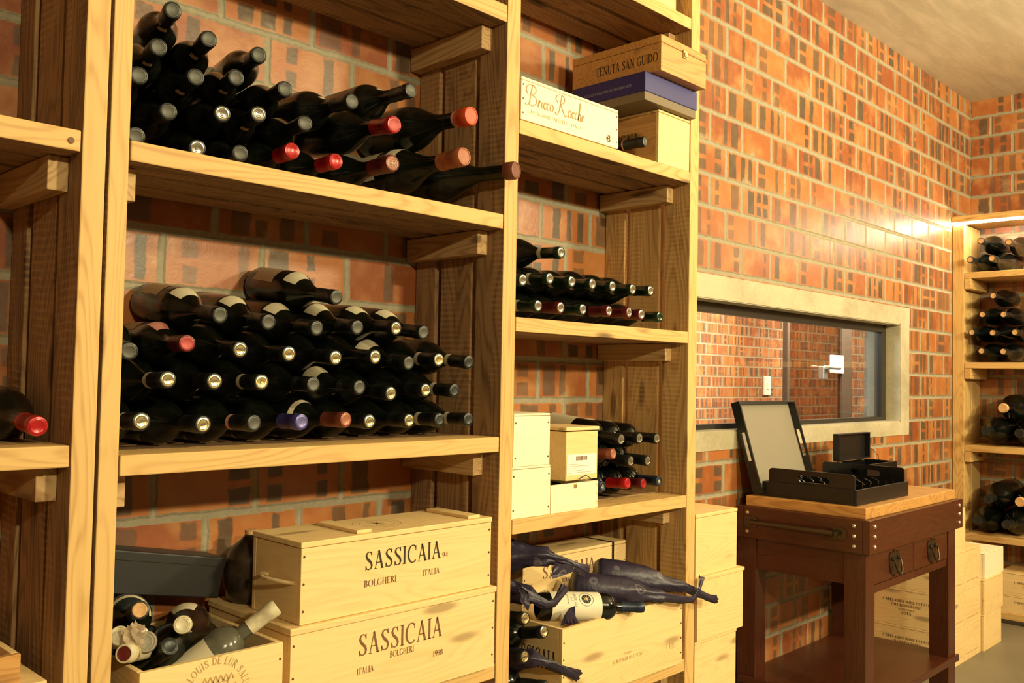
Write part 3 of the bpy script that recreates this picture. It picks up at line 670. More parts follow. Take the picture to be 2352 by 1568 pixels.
BOT_TOP = [
('t','grey','rn',6,(0.7749, -0.336, 2.0823),(0.8636, -0.0213, 2.1084)),
('t','grey','rn',5,(0.7495, -0.336, 2.0043),(0.8269, -0.0189, 2.0371)),
('t','grey','rn',5,(0.8494, -0.336, 2.0481),(0.929, -0.0181, 2.0616)),
('t','grey','',4,(0.9589, -0.336, 2.0456),(1.0537, -0.0243, 2.0838)),
('t','grey','',4,(0.715, -0.336, 1.942),(0.7738, -0.0141, 1.9651)),
('t','grey','rn',4,(0.8251, -0.336, 1.9668),(0.8916, -0.0156, 1.9898)),
('t','grey','rn',4,(0.9093, -0.336, 1.9866),(0.9984, -0.0223, 2.0215)),
('t','grey','',3,(1.0216, -0.336, 1.9908),(1.0945, -0.0171, 2.0146)),
('t','grey','',3,(0.773, -0.336, 1.8877),(0.8451, -0.0182, 1.9246)),
('t','silver','',3,(0.8827, -0.336, 1.9074),(0.9615, -0.0205, 1.9503)),
('t','silver','rn',3,(0.9619, -0.336, 1.9244),(1.0428, -0.0188, 1.9454)),
('t','grey','',2,(1.0723, -0.336, 1.9292),(1.1407, -0.0158, 1.9484)),
('t','grey','',2,(0.7136, -0.336, 1.8288),(0.7752, -0.0188, 1.8852)),
('t','silver','',1,(0.8329, -0.336, 1.8293),(0.9147, -0.0232, 1.8847)),
('t','grey','',1,(0.9238, -0.336, 1.8368),(0.9944, -0.0183, 1.8772)),
('s','red','',1,(1.0387, -0.343, 1.8629),(1.0812, -0.0107, 1.8661)),
('s','red','',1,(1.1482, -0.343, 1.861),(1.1762, -0.0092, 1.868)),
('s','sig','wl',3,(1.1866, -0.343, 2.0009),(1.1873, -0.0087, 2.0223)),
('s','sig','wl',3,(1.3523, -0.343, 2.0659),(1.3567, -0.0081, 2.0707)),
('M','orangewax','pkb',2,(1.4868, -0.408, 2.0225),(1.4901, -0.0082, 2.0351)),
('m','redfoil','',2,(1.2782, -0.378, 1.9621),(1.2876, -0.0098, 1.997)),
('M','brownwax','sl2',1,(1.4669, -0.408, 1.921),(1.45, -0.0086, 1.9071)),
('M','brownwax2','',1,(1.6447, -0.408, 1.919),(1.5679, -0.0154, 1.9204)),
('m','darkred','',1,(1.2758, -0.378, 1.8747),(1.2771, -0.008, 1.8705)),
]
BOT_SIDE = [
('b','greensil','nb',1,(1.8131, -0.336, 1.5911),(1.8166, -0.0087, 1.6115)),
('b','darksil','',1,(1.9056, -0.336, 1.5926),(1.9067, -0.0085, 1.61)),
('b','greensil','',1,(2.0013, -0.336, 1.5941),(1.9982, -0.0083, 1.6085)),
('b','darksil','',1,(2.1208, -0.336, 1.5975),(2.0922, -0.0093, 1.6051)),
('b','darksil','',1,(2.2178, -0.336, 1.5991),(2.1823, -0.01, 1.6035)),
('b','darksil','',1,(2.2806, -0.336, 1.5971),(2.2999, -0.0087, 1.6055)),
('b','green','nb',1,(2.3772, -0.336, 1.5956),(2.39, -0.0085, 1.6071)),
('b','greensil','nb',2,(1.7518, -0.336, 1.6554),(1.7656, -0.01, 1.6885)),
('b','greensil','nb',2,(1.8585, -0.336, 1.6691),(1.8623, -0.0086, 1.6892)),
('b','greensil','nb',2,(1.9511, -0.336, 1.6689),(1.9548, -0.0086, 1.6879)),
('b','greensil','nb',2,(2.0424, -0.336, 1.67),(2.0522, -0.0085, 1.6859)),
('b','greensil','nb',2,(2.1356, -0.336, 1.6709),(2.1467, -0.0093, 1.6983)),
('b','greensil','nb',2,(2.2347, -0.336, 1.6704),(2.2456, -0.009, 1.6938)),
('b','greensil','nb',2,(2.3268, -0.336, 1.6735),(2.3357, -0.0085, 1.6898)),
('b','greensil','nb',3,(1.9036, -0.336, 1.7456),(1.9109, -0.0088, 1.7669)),
]
BOT_RED = [
('x','navy','',1,(2.1059, -0.333, 1.0873),(2.1038, -0.0081, 1.0817)),
('x','red','',1,(2.2258, -0.333, 1.0883),(2.2165, -0.0086, 1.0717)),
('x','darkredflat','',1,(2.3062, -0.333, 1.0819),(2.2992, -0.0082, 1.0718)),
('x','navy','',1,(2.3874, -0.333, 1.0838),(2.3874, -0.008, 1.0838)),
('x','brown','',2,(2.155, -0.333, 1.1799),(2.1322, -0.0096, 1.1575)),
('x','silver','',2,(2.2405, -0.333, 1.1537),(2.2391, -0.0086, 1.1736)),
('x','silver','',2,(2.3272, -0.333, 1.1504),(2.3284, -0.0083, 1.164)),
('x','silver','bl',3,(2.1918, -0.333, 1.2206),(2.2137, -0.0102, 1.2513)),
('x','silver','bl',3,(2.283, -0.333, 1.2206),(2.2946, -0.0087, 1.2379)),
('x','silver','bl',3,(2.3741, -0.333, 1.2168),(2.3813, -0.0082, 1.2258)),
]
BOT_RACK = {
1 : [
('M',(5.925, -0.187, 2.2741),(6.325, -0.1873, 2.2748)),
('M',(5.925, -0.3407, 2.2524),(6.325, -0.3408, 2.2524)),
('M',(5.925, -0.1252, 2.1651),(6.3246, -0.1424, 2.1644)),
('M',(5.925, -0.2476, 2.1636),(6.3248, -0.2615, 2.1635)),
],
2 : [
('m',(5.955, -0.2456, 1.941),(6.325, -0.2456, 1.941)),
('m',(5.955, -0.1847, 1.8303),(6.325, -0.1847, 1.8303)),
('m',(5.955, -0.303, 1.8263),(6.325, -0.303, 1.8263)),
('m',(5.955, -0.1253, 1.7233),(6.325, -0.1309, 1.7233)),
('m',(5.955, -0.2429, 1.7183),(6.325, -0.2429, 1.7183)),
('m',(5.955, -0.3641, 1.7184),(6.325, -0.3641, 1.7184)),
('m',(5.955, -0.1795, 1.6089),(6.325, -0.1795, 1.6089)),
('m',(5.955, -0.3001, 1.6055),(6.325, -0.3001, 1.6055)),
],
3 : [
('j',(5.865, -0.3228, 1.271),(6.325, -0.3228, 1.271)),
('j',(5.865, -0.2256, 1.1311),(6.325, -0.2256, 1.1311)),
('j',(5.865, -0.4079, 1.1284),(6.325, -0.4079, 1.1284)),
],
4 : [
('j',(5.865, -0.2394, 0.7276),(6.3245, -0.2488, 0.7475)),
('j',(5.865, -0.4115, 0.7334),(6.325, -0.4135, 0.7371)),
('j',(5.865, -0.1794, 0.6005),(6.3245, -0.17, 0.5817)),
('j',(5.865, -0.3377, 0.5946),(6.325, -0.3358, 0.5909)),
],
}

stack(BOT_MID, 'middle shelf', 'bottles stacked on the middle shelf')
stack(BOT_TOP, 'upper shelf', 'bottles stacked on the upper shelf')
stack(BOT_SIDE, 'narrow bay', 'silver-ended bottles in the narrow bay')
stack(BOT_RED, 'beside pale cases', 'bottles beside the small pale cases', GLASSC)
for (x, z, k) in ((1.985, 1.072, 'silver'), (1.94, 1.072, 'plain')):
    pass
bottle('s', 'red', '', (.559, -.347, 1.302), (.562, -.014, 1.328), 'dark bottle with red foil end lying alone in the left unit', None, glass=GLASS)
bottle('x', 'grey', 'pb', (2.285, -.335, 2.131), (2.245, -.016, 2.120), 'dark bottle with pink neck band sticking out between the upper boxes', None)
RK = {1: ('upper shelf', 'cork'), 2: ('second shelf', 'cork'), 3: ('third shelf', 'corkwax'), 4: ('lowest lit shelf', 'plain')}
def rackcap(k, i):
    if k == 3: return 'corkwax' if i == 0 else 'plain'
    if k == 4: return 'corkwax' if i == 1 else 'plain'
    return 'cork'
POSR = {1: ['left one of the upper pair', 'right one of the upper pair', 'leftmost on the board', 'second on the board'],
        2: ['alone at the top', 'left one just below the top one', 'right one just below the top one', 'left end of the row of three', 'middle of the row of three', 'right end of the row of three', 'left of the bottom pair', 'right of the bottom pair'],
        3: ['big with wide cork-coloured cap', 'left of the lower pair', 'right of the lower pair, grey blue end'],
        4: ['upper left with black cap', 'upper right with cork-coloured cap', 'lower left against the side', 'lower right under the cork-capped one']}
for k, L_ in BOT_RACK.items():
    for i, (kd, tip, base) in enumerate(L_):
        bottle(kd, rackcap(k, i), '', tip, base, 'black bottle, %s, %s of end wall unit' % (POSR[k][i], RK[k][0]), 'bottles on the end wall unit', glass=GLASSC)
# ------------------------------------------------------------------ wooden cases and boxes
UX, UZ, UY = (1, 0, 0), (0, 0, 1), (0, 1, 0)
def crate(label, x0, x1, y0, y1, z0, z1, mat=None, lid=True, group=None, nails=3, cat='crate', rot=0.0, t=.012, lidt=.011, name='wooden_crate', over=.002, nail_side=None):
    mat = mat or CR
    cx, cy = (x0+x1)/2, (y0+y1)/2
    o = thing(name, label, cat, (cx, cy, z0), group); o.rotation_euler = (0, 0, rot)
    a, b, h = (x1-x0)/2, (y1-y0)/2, z1-z0; hb = h-lidt-.0012 if lid else h
    MB().box(-a, a, -b, -b+t, 0, hb, .0012).build('front_panel', mat['x'], o)
    MB().box(-a, a, b-t, b, 0, hb, .0012).build('back_panel', mat['x'], o)
    for s in (-1, 1):
        xa, xb = (-a, -a+t) if s < 0 else (a-t, a)
        MB().box(xa+.0004*(s < 0), xb-.0004*(s > 0), -b+t+.0004, b-t-.0004, 0, hb, .001).build('side_panel', mat['y'], o)
    MB().box(-a+t, a-t, -b+t, b-t, .001, .011).build('bottom', mat['x'], o)
    if lid: MB().box(-a-over, a+over, -b-over, b+over, h-lidt, h, .002).build('lid', mat['x'], o)
    if nails:
        mb = MB()
        for s in (-1, 1):
            for k in range(nails):
                z = h*(.16+.66*k/(max(1, nails-1)))
                mb.lathe([(0, -.0005), (.0027, -.0005), (.0027, .0006), (0, .0006)], 10, M=Matrix.Translation((s*(a-.007), -b, z)) @ Matrix.Rotation(math.pi/2, 4, 'X'))
        mb.build('nail_heads', NAIL, o)
    o['front'] = -b
    return o
def ftext(o, s, x, z, w_, h_, mat, dy=.0009, **kw):
    """lettering on the front face of a case; x, z world position of the lower left corner"""
    L = o.location; b = o['front']
    return lettering(o, s, (x-L.x, b-dy, z-L.z), UX, UZ, w_, h_, mat, **kw)

# bay one, bottom: two lidded cases, one open case, black carton
c2 = crate('pine case stamped 1998 with a large dark word, under the roped case', 1.050, 1.636, -.370, -.03, .6805, .879, over=.003, lidt=.014)
ftext(c2, 'SASSICAIA', 1.219, .790, .242, .046, INKR); ftext(c2, 'BOLGHERI', 1.307, .770, .069, .014, INKR); ftext(c2, '1998', 1.434, .746, .030, .013, INKR); ftext(c2, 'ITALIA', 1.217, .7505, .045, .014, INKR)
c1 = crate('pine case with rope handle and two cleats on its lid, large dark word', 1.075, 1.626, -.362, -.222+.05, .880, 1.050, lidt=.012)
ftext(c1, 'SASSICAIA', 1.237, .9705, .222, .040, INK); ftext(c1, '94', 1.464, .971, .017, .011, INKR); ftext(c1, 'BOLGHERI', 1.237, .934, .090, .0145, INKR); ftext(c1, 'ITALIA', 1.404, .9355, .052, .0135, INKR)
L1 = c1.location
for xa in (1.222, 1.556):
    MB().box(xa-L1.x, xa+.040-L1.x, -.075-.010, .075-.002, .1702, .178, .0015).build('lid_cleat', CR['y'], c1)
# printed compass star on the lid
mb = MB(); f = lambda a, b: Vector((-.005+a, .005+b, .17035))
for t_ in range(8):
    an = t_*math.pi/4; ribbon(mb, [(0, 0, .006), (.022*math.cos(an), .03*math.sin(an), .0006)], f)
for rr in (.038, .052): ribbon(mb, [(rr*1.15*math.cos(t_*math.pi/18), rr*math.sin(t_*math.pi/18), .0012) for t_ in range(37)], f)
mb.build('printed_star', INKF, c1)
pts = [(-.275-.001, .030, .085), (-.284, .032, .088), (-.300, .022, .092), (-.306, .0, .088), (-.298, -.03, .086), (-.286, -.058, .084), (-.2755, -.070, .083)]
MB().tube(pts, .0042, 8).build('rope_handle', ROPE, c1, True)
# open case with arched lettering and crest
oc = crate('open pine case with a crest and arched lettering, full of loose bottles', .735, 1.028, -.378, -.06, .6805, .860, lid=False, nails=3)
Lc = oc.location
arc_lettering(oc, 'COMTE LOUIS DE LUR SALUCES', (.882-Lc.x, -.160, .800-Lc.z-.012), UX, UZ, .058, .014, 200, -20, INKF)
def crest(parent, c, s, mat):
    mb = MB(); f = lambda a, b: Vector((c[0]+a*s, c[1], c[2]+b*s))
    for k in range(6): ribbon(mb, [(-.9+k*.36, .75, .10), (-.72+k*.36, 1.15, .05), (-.54+k*.36, .75, .10)], f)
    ribbon(mb, [(-.85, .70, .06), (.85, .70, .06)], f); ribbon(mb, [(-.8, .45, .06), (.8, .45, .06)], f); ribbon(mb, [(-.9, .75, .06), (-.8, .45, .06)], f); ribbon(mb, [(.9, .75, .06), (.8, .45, .06)], f)
    ribbon(mb, [(-.6, .4, .06), (-.6, -.5, .06), (-.3, -.9, .06), (0, -1.05, .06), (.3, -.9, .06), (.6, -.5, .06), (.6, .4, .06)], f)
    for k in range(5): ribbon(mb, [(-.5, .25-k*.22, .05), (.5, .25-k*.22, .05)], f)
    for sg in (-1, 1):
        ribbon(mb, [(sg*.75, .3, .2), (sg*.95, .1, .25), (sg*1.05, -.3, .3), (sg*.85, -.7, .25), (sg*1.1, -1.0, .12)], f); ribbon(mb, [(sg*.75, .3, .12), (sg*.6, .42, .06)], f); ribbon(mb, [(sg*1.1, -.2, .08), (sg*1.45, .1, .07), (sg*1.4, .5, .05)], f)
    return mb.build('printed_crest', mat, parent)
crest(oc, (.882-Lc.x, -.1602, .790-Lc.z), .030, INKF)
# black carton lying on the bottles at the back
bc = thing('black_carton', 'long matt black carton lying tilted at the back above the loose bottles', 'box', (.862, -.075, .932))
MB().box(-.165, .165, -.045, .050, 0, .076, .003).build('carton_body', BLACKCARD, bc); MB().box(-.166, .166, -.0455, .0505, .066, .088, .003).build('carton_lid', BLACKCARD, bc)
bc.rotation_euler = (0, math.radians(11), 0)
B = bottle
bottle('b', 'plain', '', (.800, -.345, .885), (.815, -.07, .735), 'dark bottle lying at the back left of the open crested case', 'loose bottles in the crested case')
B = bottle
CC = 'loose bottles in the crested case'
B('s', 'cork', 'arc', (.752, -.330, .960), (.840, -.030, .860), 'dark bottle with mottled cork end pointing at the viewer, under the black carton', CC)
B('b', 'grey', 'sl', (.829, -.345, .923), (.985, -.070, .840), 'dusty bottle with cream cap and round shoulder seal in the crested case', CC, glass=GLASSR, own=('cream', .84, .0012))
B('x', 'grey', 'big', (1.014, -.356, .922), (.775, -.258, .742), 'dusty clear bottle with big white label leaning over the edge of the crested case', CC, glass=GLASSG, own=('cream', .80, .0012))
o = B('b', 'grey', '', (.717, -.358, .895), (.966, -.165, .828), 'dark bottle with long cream and gold foil lying crosswise in the crested case', CC, own=('cream', .78, .0012), own_end='darkred')
link('foil_ring', cached('fr', lambda: MB().lathe([(.0164, .300), (.0172, .300), (.0172, .314), (.0164, .314)], 24).data('foil_ring', F['brightgold'], True)), o)
B('b', 'grey', '', (.716, -.340, .925), (.80, -.030, .80), 'dark bottle with white printed cap at the left edge of the crested case', CC, own=('cream', .84, .0022))
B('b', 'grey', '', (.757, -.350, .906), (.88, -.070, .800), 'bottle with dull grey wrapped cap low in the crested case', CC, own=('greywrap', .80, .0035))
# crumpled clear wrap
def crumple(name, label, loc, size, mat, cat, seed=1, group=None, verts_dir=None):
    r = random.Random(seed); bm = bmesh.new(); bmesh.ops.create_icosphere(bm, subdivisions=3, radius=1.0)
    for v in bm.verts:
        k = 1 + .42*math.sin(v.co.x*7+seed)*math.cos(v.co.y*6-v.co.z*5) + r.uniform(-.16, .16)
        v.co = Vector((v.co.x*size[0]*k, v.co.y*size[1]*k, v.co.z*size[2]*k))
    me = bpy.data.meshes.new(name); bm.to_mesh(me); bm.free(); me.materials.append(mat)
    o = link(name, me); o.location = loc; return tag(o, label, cat, group)
CLEAR = NT('crumpled_clear_wrap'); CLEAR.set(Base_Color=(.55, .42, .28), Roughness=.12, Alpha=.55); CLEAR = CLEAR.m
crumple('plastic_wrap', 'crumpled clear plastic wrap among the loose bottles of the crested case', (.738, -.345, .918), (.020, .014, .022), CLEAR, 'plastic wrap', 4)
# glass jar standing behind the roped case
jar = thing('glass_demijohn', 'dusty brown glass jar standing in shadow behind the roped case', 'jar', (1.112, -.100, .8795))
JG = glassy('smoky_jar_glass', (.03, .02, .012), (.12, .08, .05), .15)
MB().lathe([(0, .006), (.04, .0), (.052, .010), (.060, .045), (.060, .085), (.048, .118), (.024, .138), (.014, .150)], 28).build('jar_body', JG, jar, True); MB().lathe([(.013, .149), (.015, .151), (.015, .160), (0, .161)], 20).build('stopper', F['cork'], jar, True)

# bay two, upper shelf
bx = crate('very pale pine case lying on the upper narrow shelf, with cursive lettering', 1.7165, 2.131, -.352, -.14, 2.0757, 2.190, CW, nails=3, lidt=.008, over=0)
o_ = bx.location
scr = [ # B r i c c o
 [(.10, .55), (0, .72), (.08, .92), (.35, 1.0), (.62, .9), (.6, .68), (.38, .55), (.62, .48), (.66, .22), (.42, .05), (.2, .1)], [(.42, 1.02), (.30, .6), (.22, .2), (.05, .02), (-.08, .1)],
 [(.78, .1), (.86, .36), (.88, .42), (.94, .36), (1.0, .38)], [(.88, .36), (.84, .08)], [(1.08, .38), (1.04, .14), (1.12, .08)], [(1.11, .52), (1.13, .54)],
 [(1.36, .34), (1.26, .4), (1.18, .24), (1.24, .08), (1.36, .14)], [(1.58, .34), (1.48, .4), (1.40, .24), (1.46, .08), (1.58, .14)], [(1.70, .4), (1.62, .24), (1.68, .08), (1.80, .12), (1.84, .3), (1.76, .4), (1.70, .4)],
 # R o c c h e
 [(2.14, .62), (2.02, .75), (2.12, .95), (2.40, 1.02), (2.62, .9), (2.58, .68), (2.36, .55), (2.48, .35), (2.68, .06), (2.84, .12)], [(2.44, 1.02), (2.34, .6), (2.24, .2), (2.08, .02), (1.96, .12)],
 [(2.98, .4), (2.90, .24), (2.96, .08), (3.08, .12), (3.12, .3), (3.04, .4), (2.98, .4)], [(3.34, .34), (3.26, .4), (3.18, .24), (3.24, .08), (3.34, .14)], [(3.56, .34), (3.48, .4), (3.40, .24), (3.46, .08), (3.56, .14)],
 [(3.62, .1), (3.72, .5), (3.82, .85), (3.76, .92), (3.70, .6), (3.64, .05)], [(3.66, .22), (3.76, .4), (3.82, .3), (3.78, .08), (3.88, .12)], [(3.92, .22), (4.04, .3), (4.02, .4), (3.92, .3), (3.94, .1), (4.08, .12)]]
curve_lettering(bx, scr, (1.735-o_.x, -.1070, 2.116-o_.z), UX, UZ, .0585, INKF, .045)
ftext(bx, 'CASTIGLIONE FALLETTO - ITALIA', 1.741, 2.0975, .222, .0085, INKF)
curve_lettering(bx, [[(.2, .9), (.6, 1), (.7, .7), (.35, .5), (.75, .35), (.6, 0), (.15, .1)], [(.2, .5), (0, .7), (.1, .2)]], (2.078-o_.x, -.1070, 2.088-o_.z), UX, UZ, .018, INKR, .22, 'printed_monogram')
bg = crate('orange-brown case under the navy box, right end of the upper narrow shelf', 2.344, 2.517, -.346, -.03, 2.0757, 2.244, dict(x=CR['x'], y=wood('orange_side', 'y', (.66, .36, .12), (.48, .23, .07), .5)), nails=0, lidt=.008, over=.001)
lettering(bg, 'SASSICAIA', (-.0873, .07, .085), (0, -1, 0), UZ, .15, .022, INK, shear=0)
bl = thing('navy_box', 'flat navy blue gift box with a brown base between two wooden boxes', 'box', (2.376, -.225, 2.2448))
MB().box(-.139, .139, -.145, .135, 0, .030, .002).build('box_base', BROWNBOARD, bl); MB().box(-.142, .142, -.148, .138, .026, .087, .0025).build('box_lid', NAVYBOARD, bl)
lettering(bl, 'VIGNA DEL POGGIO TOSCANO NELLE ROCCHETTE', (-.1424, .09, .048), (0, -1, 0), UZ, .19, .008, simple('pale_print', (.42, .42, .50), .6))
sg_ = crate('orange wooden box with metal clasp and bold side lettering, lying on the navy box', 2.262, 2.510, -.410, -.06, 2.3325, 2.443, dict(x=CO, y=CO), nails=0, lidt=.024, over=0)
lettering(sg_, 'TENUTA SAN GUIDO', (-.1246, .075, .030), (0, -1, 0), UZ, .238, .028, INK)
sg_.location.z = 2.3325
mb = MB(); mb.box(-.010, .012, -.1795, -.175, .066, .092, .002); mb.box(-.007, .009, -.183, -.179, .070, .083, .001); mb.build('clasp', simple('worn_brass', (.55, .42, .22), .4, .6), sg_)

# bay two, shelf with the small pale cases
crate('square pale case, lower of the two at the left of the red-capped bottles', 1.7175, 1.868, -.342, -.12, 1.0316, 1.1655, CW, nails=2, lidt=.006, over=0, nail_side=1)
crate('square pale case resting on top of another at the far left of the side bay', 1.7215, 1.863, -.342, -.13, 1.1662, 1.3045, CW, nails=2, lidt=.006, over=0)
po = crate('shallow open pale box with a small latch, holding a corked bottle', 1.8710, 2.0735, -.342, -.13, 1.0316, 1.108, CW, lid=False, nails=0, t=.008)
MB().box(-.006, .008, -.1075, -.1055, .062, .074, .001).build('latch', BRASS, po)
for dz in (.012, .036, .060): MB().box(.094, .1013, -.1063, -.1045, dz, dz+.010).build('finger_joint', CR['y'], po)
bottle('x', 'plain', '', (1.97, -.330, 1.076), (1.97, -.140-.02, 1.076+.0) if False else (1.97, -.010, 1.0790), 'dark bottle behind the shallow open pale box', 'bottles beside the small pale cases', glass=GLASSC)
lb = thing('labelled_box', 'small upright pine box with raised lid and white barcode label, on the open pale box', 'box', (2.046, -.225, 1.1088))
MB().box(-.070, .072, -.078, .07, 0, .138, .0015).build('box_body', CR['x'], lb)
LBL = MB().box(-.066, .066, -.0792, -.0782, .016, .074).build('paper_label', WHITE, lb)
mb = MB(); r_ = random.Random(5); x_ = -.026
while x_ < .022:
    w_ = r_.choice((.0008, .0014, .0022)); ribbon(mb, [(x_, .056, w_), (x_, .068, w_)], lambda a, b: Vector((a, -.0797, b))); x_ += w_+r_.choice((.0009, .0016))
mb.build('barcode', INKR, LBL)
mb = MB()
for zz, xe in ((.046, -.02), (.040, .03), (.034, -.03), (.028, .0), (.022, .05)): ribbon(mb, [(-.06, zz, .0012), (xe, zz, .0012)], lambda a, b: Vector((a, -.0797, b)))
mb.build('small_print', INKF, LBL)
ld = MB().box(-.074, .074, -.082, .072, .1415, .152, .0015).build('lid', CR['x'], lb)
MB().tube([(-.028, -.086, -.012), (-.018, -.088, .006), (.004, -.09, .014), (.028, -.088, .004), (.034, -.086, -.012)], .0014, 6).build('cord_loop', STRAP, lb)

# bay two, bottom shelf: open case, case behind it, wrapped and loose bottles
of = crate('big open pine case on the lowest visible shelf, heaped with wrapped bottles', 1.900, 2.476, -.366, -.158, .5145, .722, lid=False, nails=4)
Lo = of.location
ftext(of, '12 BOTTIGLIE DA LT 0,750', 2.125, .583, .138, .010, INKF); ftext(of, 'CONTIENE', 2.174, .600, .036, .006, INKF)
mb = MB()
for k in range(3): ribbon(mb, [(.205+k*.016, .058, .002), (.205+k*.016, .074, .002)], lambda a, b: Vector((a, -.1049, b)))
for k in range(4): ribbon(mb, [(.228, .056+k*.005, .0015), (.25, .056+k*.005, .0015)], lambda a, b: Vector((a, -.1049, b)))
mb.build('printed_symbols', INKF, of)
lettering(of, 'SASSICAIA', (-.2889, .09, .090), (0, -1, 0), UZ, .175, .052, INK)
bk = crate('tall pine case standing behind the open one, bound with a black strap', 1.975, 2.470, -.146, -.012, .5145, .868, nails=4, lidt=.010, over=0)
ftext(bk, 'SASSICAIA', 2.060, .798, .248, .036, INKR); ftext(bk, 'BOLGHERI', 2.150, .776, .072, .012, INKR); ftext(bk, 'ITALIA', 2.060, .752, .055, .012, INKR)
Lb = bk.location
mb = MB(); mb.box(2.396-Lb.x, 2.406-Lb.x, -.0685, -.0672, 0, .3545); mb.box(2.396-Lb.x, 2.406-Lb.x, -.0685, .067, .3538, .3548); mb.build('strap', STRAP, bk)
lbm = bottle('x', 'navy', '', (2.215, -.405, .738), (1.930, -.245, .757), 'unwrapped bottle with cream star label and blue foil lying across the open case', 'bottles heaped in the open case', glass=GLASSC)
lp = link('front_label', patch('x', .10, .56, -60, 150, simple('label_cream', (.80, .74, .56), .6), .0008), lbm)
def wrap_print(nm, draw, mat):
    mb = MB(); R = .0415; draw(mb, lambda a, b: Vector((R*math.cos(math.radians(45)+b/R), R*math.sin(math.radians(45)+b/R), a))); return mb.build(nm, mat, lp)
def star(mb, f):
    c = .135
    for k in range(14):
        an = 2*math.pi*k/14; a2 = 2*math.pi*(k+1)/14
        vs = mb.verts([f(c, 0), f(c+.014*math.cos(an), .014*math.sin(an)), f(c+.014*math.cos(a2), .014*math.sin(a2))]); mb.face(vs)
    ribbon(mb, [(c+.021*math.cos(t*math.pi/12), .021*math.sin(t*math.pi/12), .0009) for t in range(25)], f)
wrap_print('printed_roundel', star, F['navy'])
def starpts(mb, f):
    c = .135; f2 = lambda a, b: f(a, b)*1.0 + (f(a, b)-Vector((0, 0, a))).normalized()*.0003
    for k in range(8):
        an = k*math.pi/4+.3; ribbon(mb, [(c, 0, .003), (c+.012*math.cos(an), .012*math.sin(an), .0003)], f2)
wrap_print('printed_star', starpts, F['gold'])
def words(mb, f):
    for s_, z_, hh, ww in (('SASSICAIA', .098, .008, .050), ('2017', .088, .004, .012), ('BOLGHERI', .078, .004, .03)):
        k = ww/text_w(s_, .12); x = 0
        for c in s_:
            st, wd = G[c]
            for pts in st: ribbon(mb, pts, lambda p, q, x=x: f(z_+q*hh, -ww/2+(x+p)*k))
            x += wd+.12
wrap_print('label_lettering', words, INK)
def wrapped(label, tip, base, tail, seed=1, r=.042, crump=0.035):
    """bottle in printed tissue, the paper twisted into a tail past the neck"""
    rd = random.Random(seed); o = thing('wrapped_bottle', label, 'wrapped bottle', base, 'bottles heaped in the open case')
    b0, t0 = Vector((0, 0, 0)), Vector(tip)-Vector(base); L = t0.length; d = t0.normalized()
    P = [(0, .004), (r*.8, 0), (r*1.02, .012), (r*1.04, L*.3), (r*1.03, L*.55), (r*.86, L*.66), (r*.60, L*.75), (r*.48, L*.86), (r*.46, L*.97), (r*.30, L*1.0)]
    n = 30; q = Vector((0, 0, 1)).rotation_difference(d); bm = bmesh.new(); rings = []
    for j, (rr, z) in enumerate(P):
        ring = []
        for i in range(n):
            a = 2*math.pi*i/n; amp = .01+crump+(.18+crump)*max(0, (z/L-.45))
            k = 1+amp*math.sin(a*5+seed+z*30)+amp*rd.uniform(-.7, .7)
            ring.append(bm.verts.new(q @ Vector((rr*k*math.cos(a), rr*k*math.sin(a), z))))
        rings.append(ring)
    # twisted tail
    pts = [t0] + [Vector(p)-Vector(base) for p in tail]
    for j in range(1, len(pts)):
        dd = (pts[j]-pts[j-1]).normalized(); qq = Vector((0, 0, 1)).rotation_difference(dd)
        rr = r*(.34-.05*j) if j < len(pts)-1 else r*.30
        fl = .35+.25*(j == len(pts)-1)
        rings.append([bm.verts.new(pts[j] + qq @ Vector((rr*(1+.3*rd.uniform(-1, 1))*math.cos(2*math.pi*i/n+j*.6), fl*rr*(1+.3*rd.uniform(-1, 1))*math.sin(2*math.pi*i/n+j*.6), rd.uniform(-.004, .004)))) for i in range(n)])
    for A, B_ in zip(rings, rings[1:]):
        for i in range(n): bm.faces.new([A[i], A[(i+1) % n], B_[(i+1) % n], B_[i]])
    bm.faces.new(rings[0][::-1]); bm.faces.new(rings[-1])
    bmesh.ops.recalc_face_normals(bm, faces=bm.faces)
    me = bpy.data.meshes.new('tissue_wrap'); bm.to_mesh(me); bm.free(); me.materials.append(TISSUE); me.polygons.foreach_set('use_smooth', [True]*len(me.polygons))
    ob = link('tissue_wrap', me, o); return o
wrapped('navy tissue wrapped bottle in front, its tail bent upwards past the post', (2.352, -.385, .742), (2.130, -.200, .780), [(2.41, -.405, .728), (2.465, -.412, .720), (2.50, -.412, .745), (2.513, -.412, .785)], 3)
wrapped('navy tissue wrapped bottle behind, its tail sticking out straight to the right', (2.470, -.375, .752), (2.245, -.200, .805), [(2.52, -.392, .728), (2.57, -.398, .708), (2.622, -.398, .692)], 6)
wrapped('navy tissue wrapped bottle at the upper left with a wide lilac flap', (1.905, -.315, .905), (1.765, -.05, .905), [(1.945, -.335, .888), (1.985, -.345, .872), (2.02, -.350, .860)], 9, .050, .10)
wrapped('navy tissue wrapped bottle at mid left, its twisted tail pointing right', (1.815, -.330, .820), (1.775, -.03, .815), [(1.85, -.345, .790), (1.885, -.350, .795), (1.925, -.350, .828)], 12, .050, .10)
bottle('x', 'gold', '', (1.752, -.366, .778), (1.770, -.045, .735), 'upper of two dark bottles with embossed ends poking past the left of the open case', 'loose bottles left of the open case')
bottle('x', 'gold', '', (1.826, -.372, .732), (1.830, -.05, .655), 'lower right of two dark bottles with embossed ends left of the open case', 'loose bottles left of the open case')
bottle('x', 'gold', '', (1.757, -.360, .678), (1.76, -.04, .640), 'dark bottle low against the post left of the open case', 'loose bottles left of the open case')
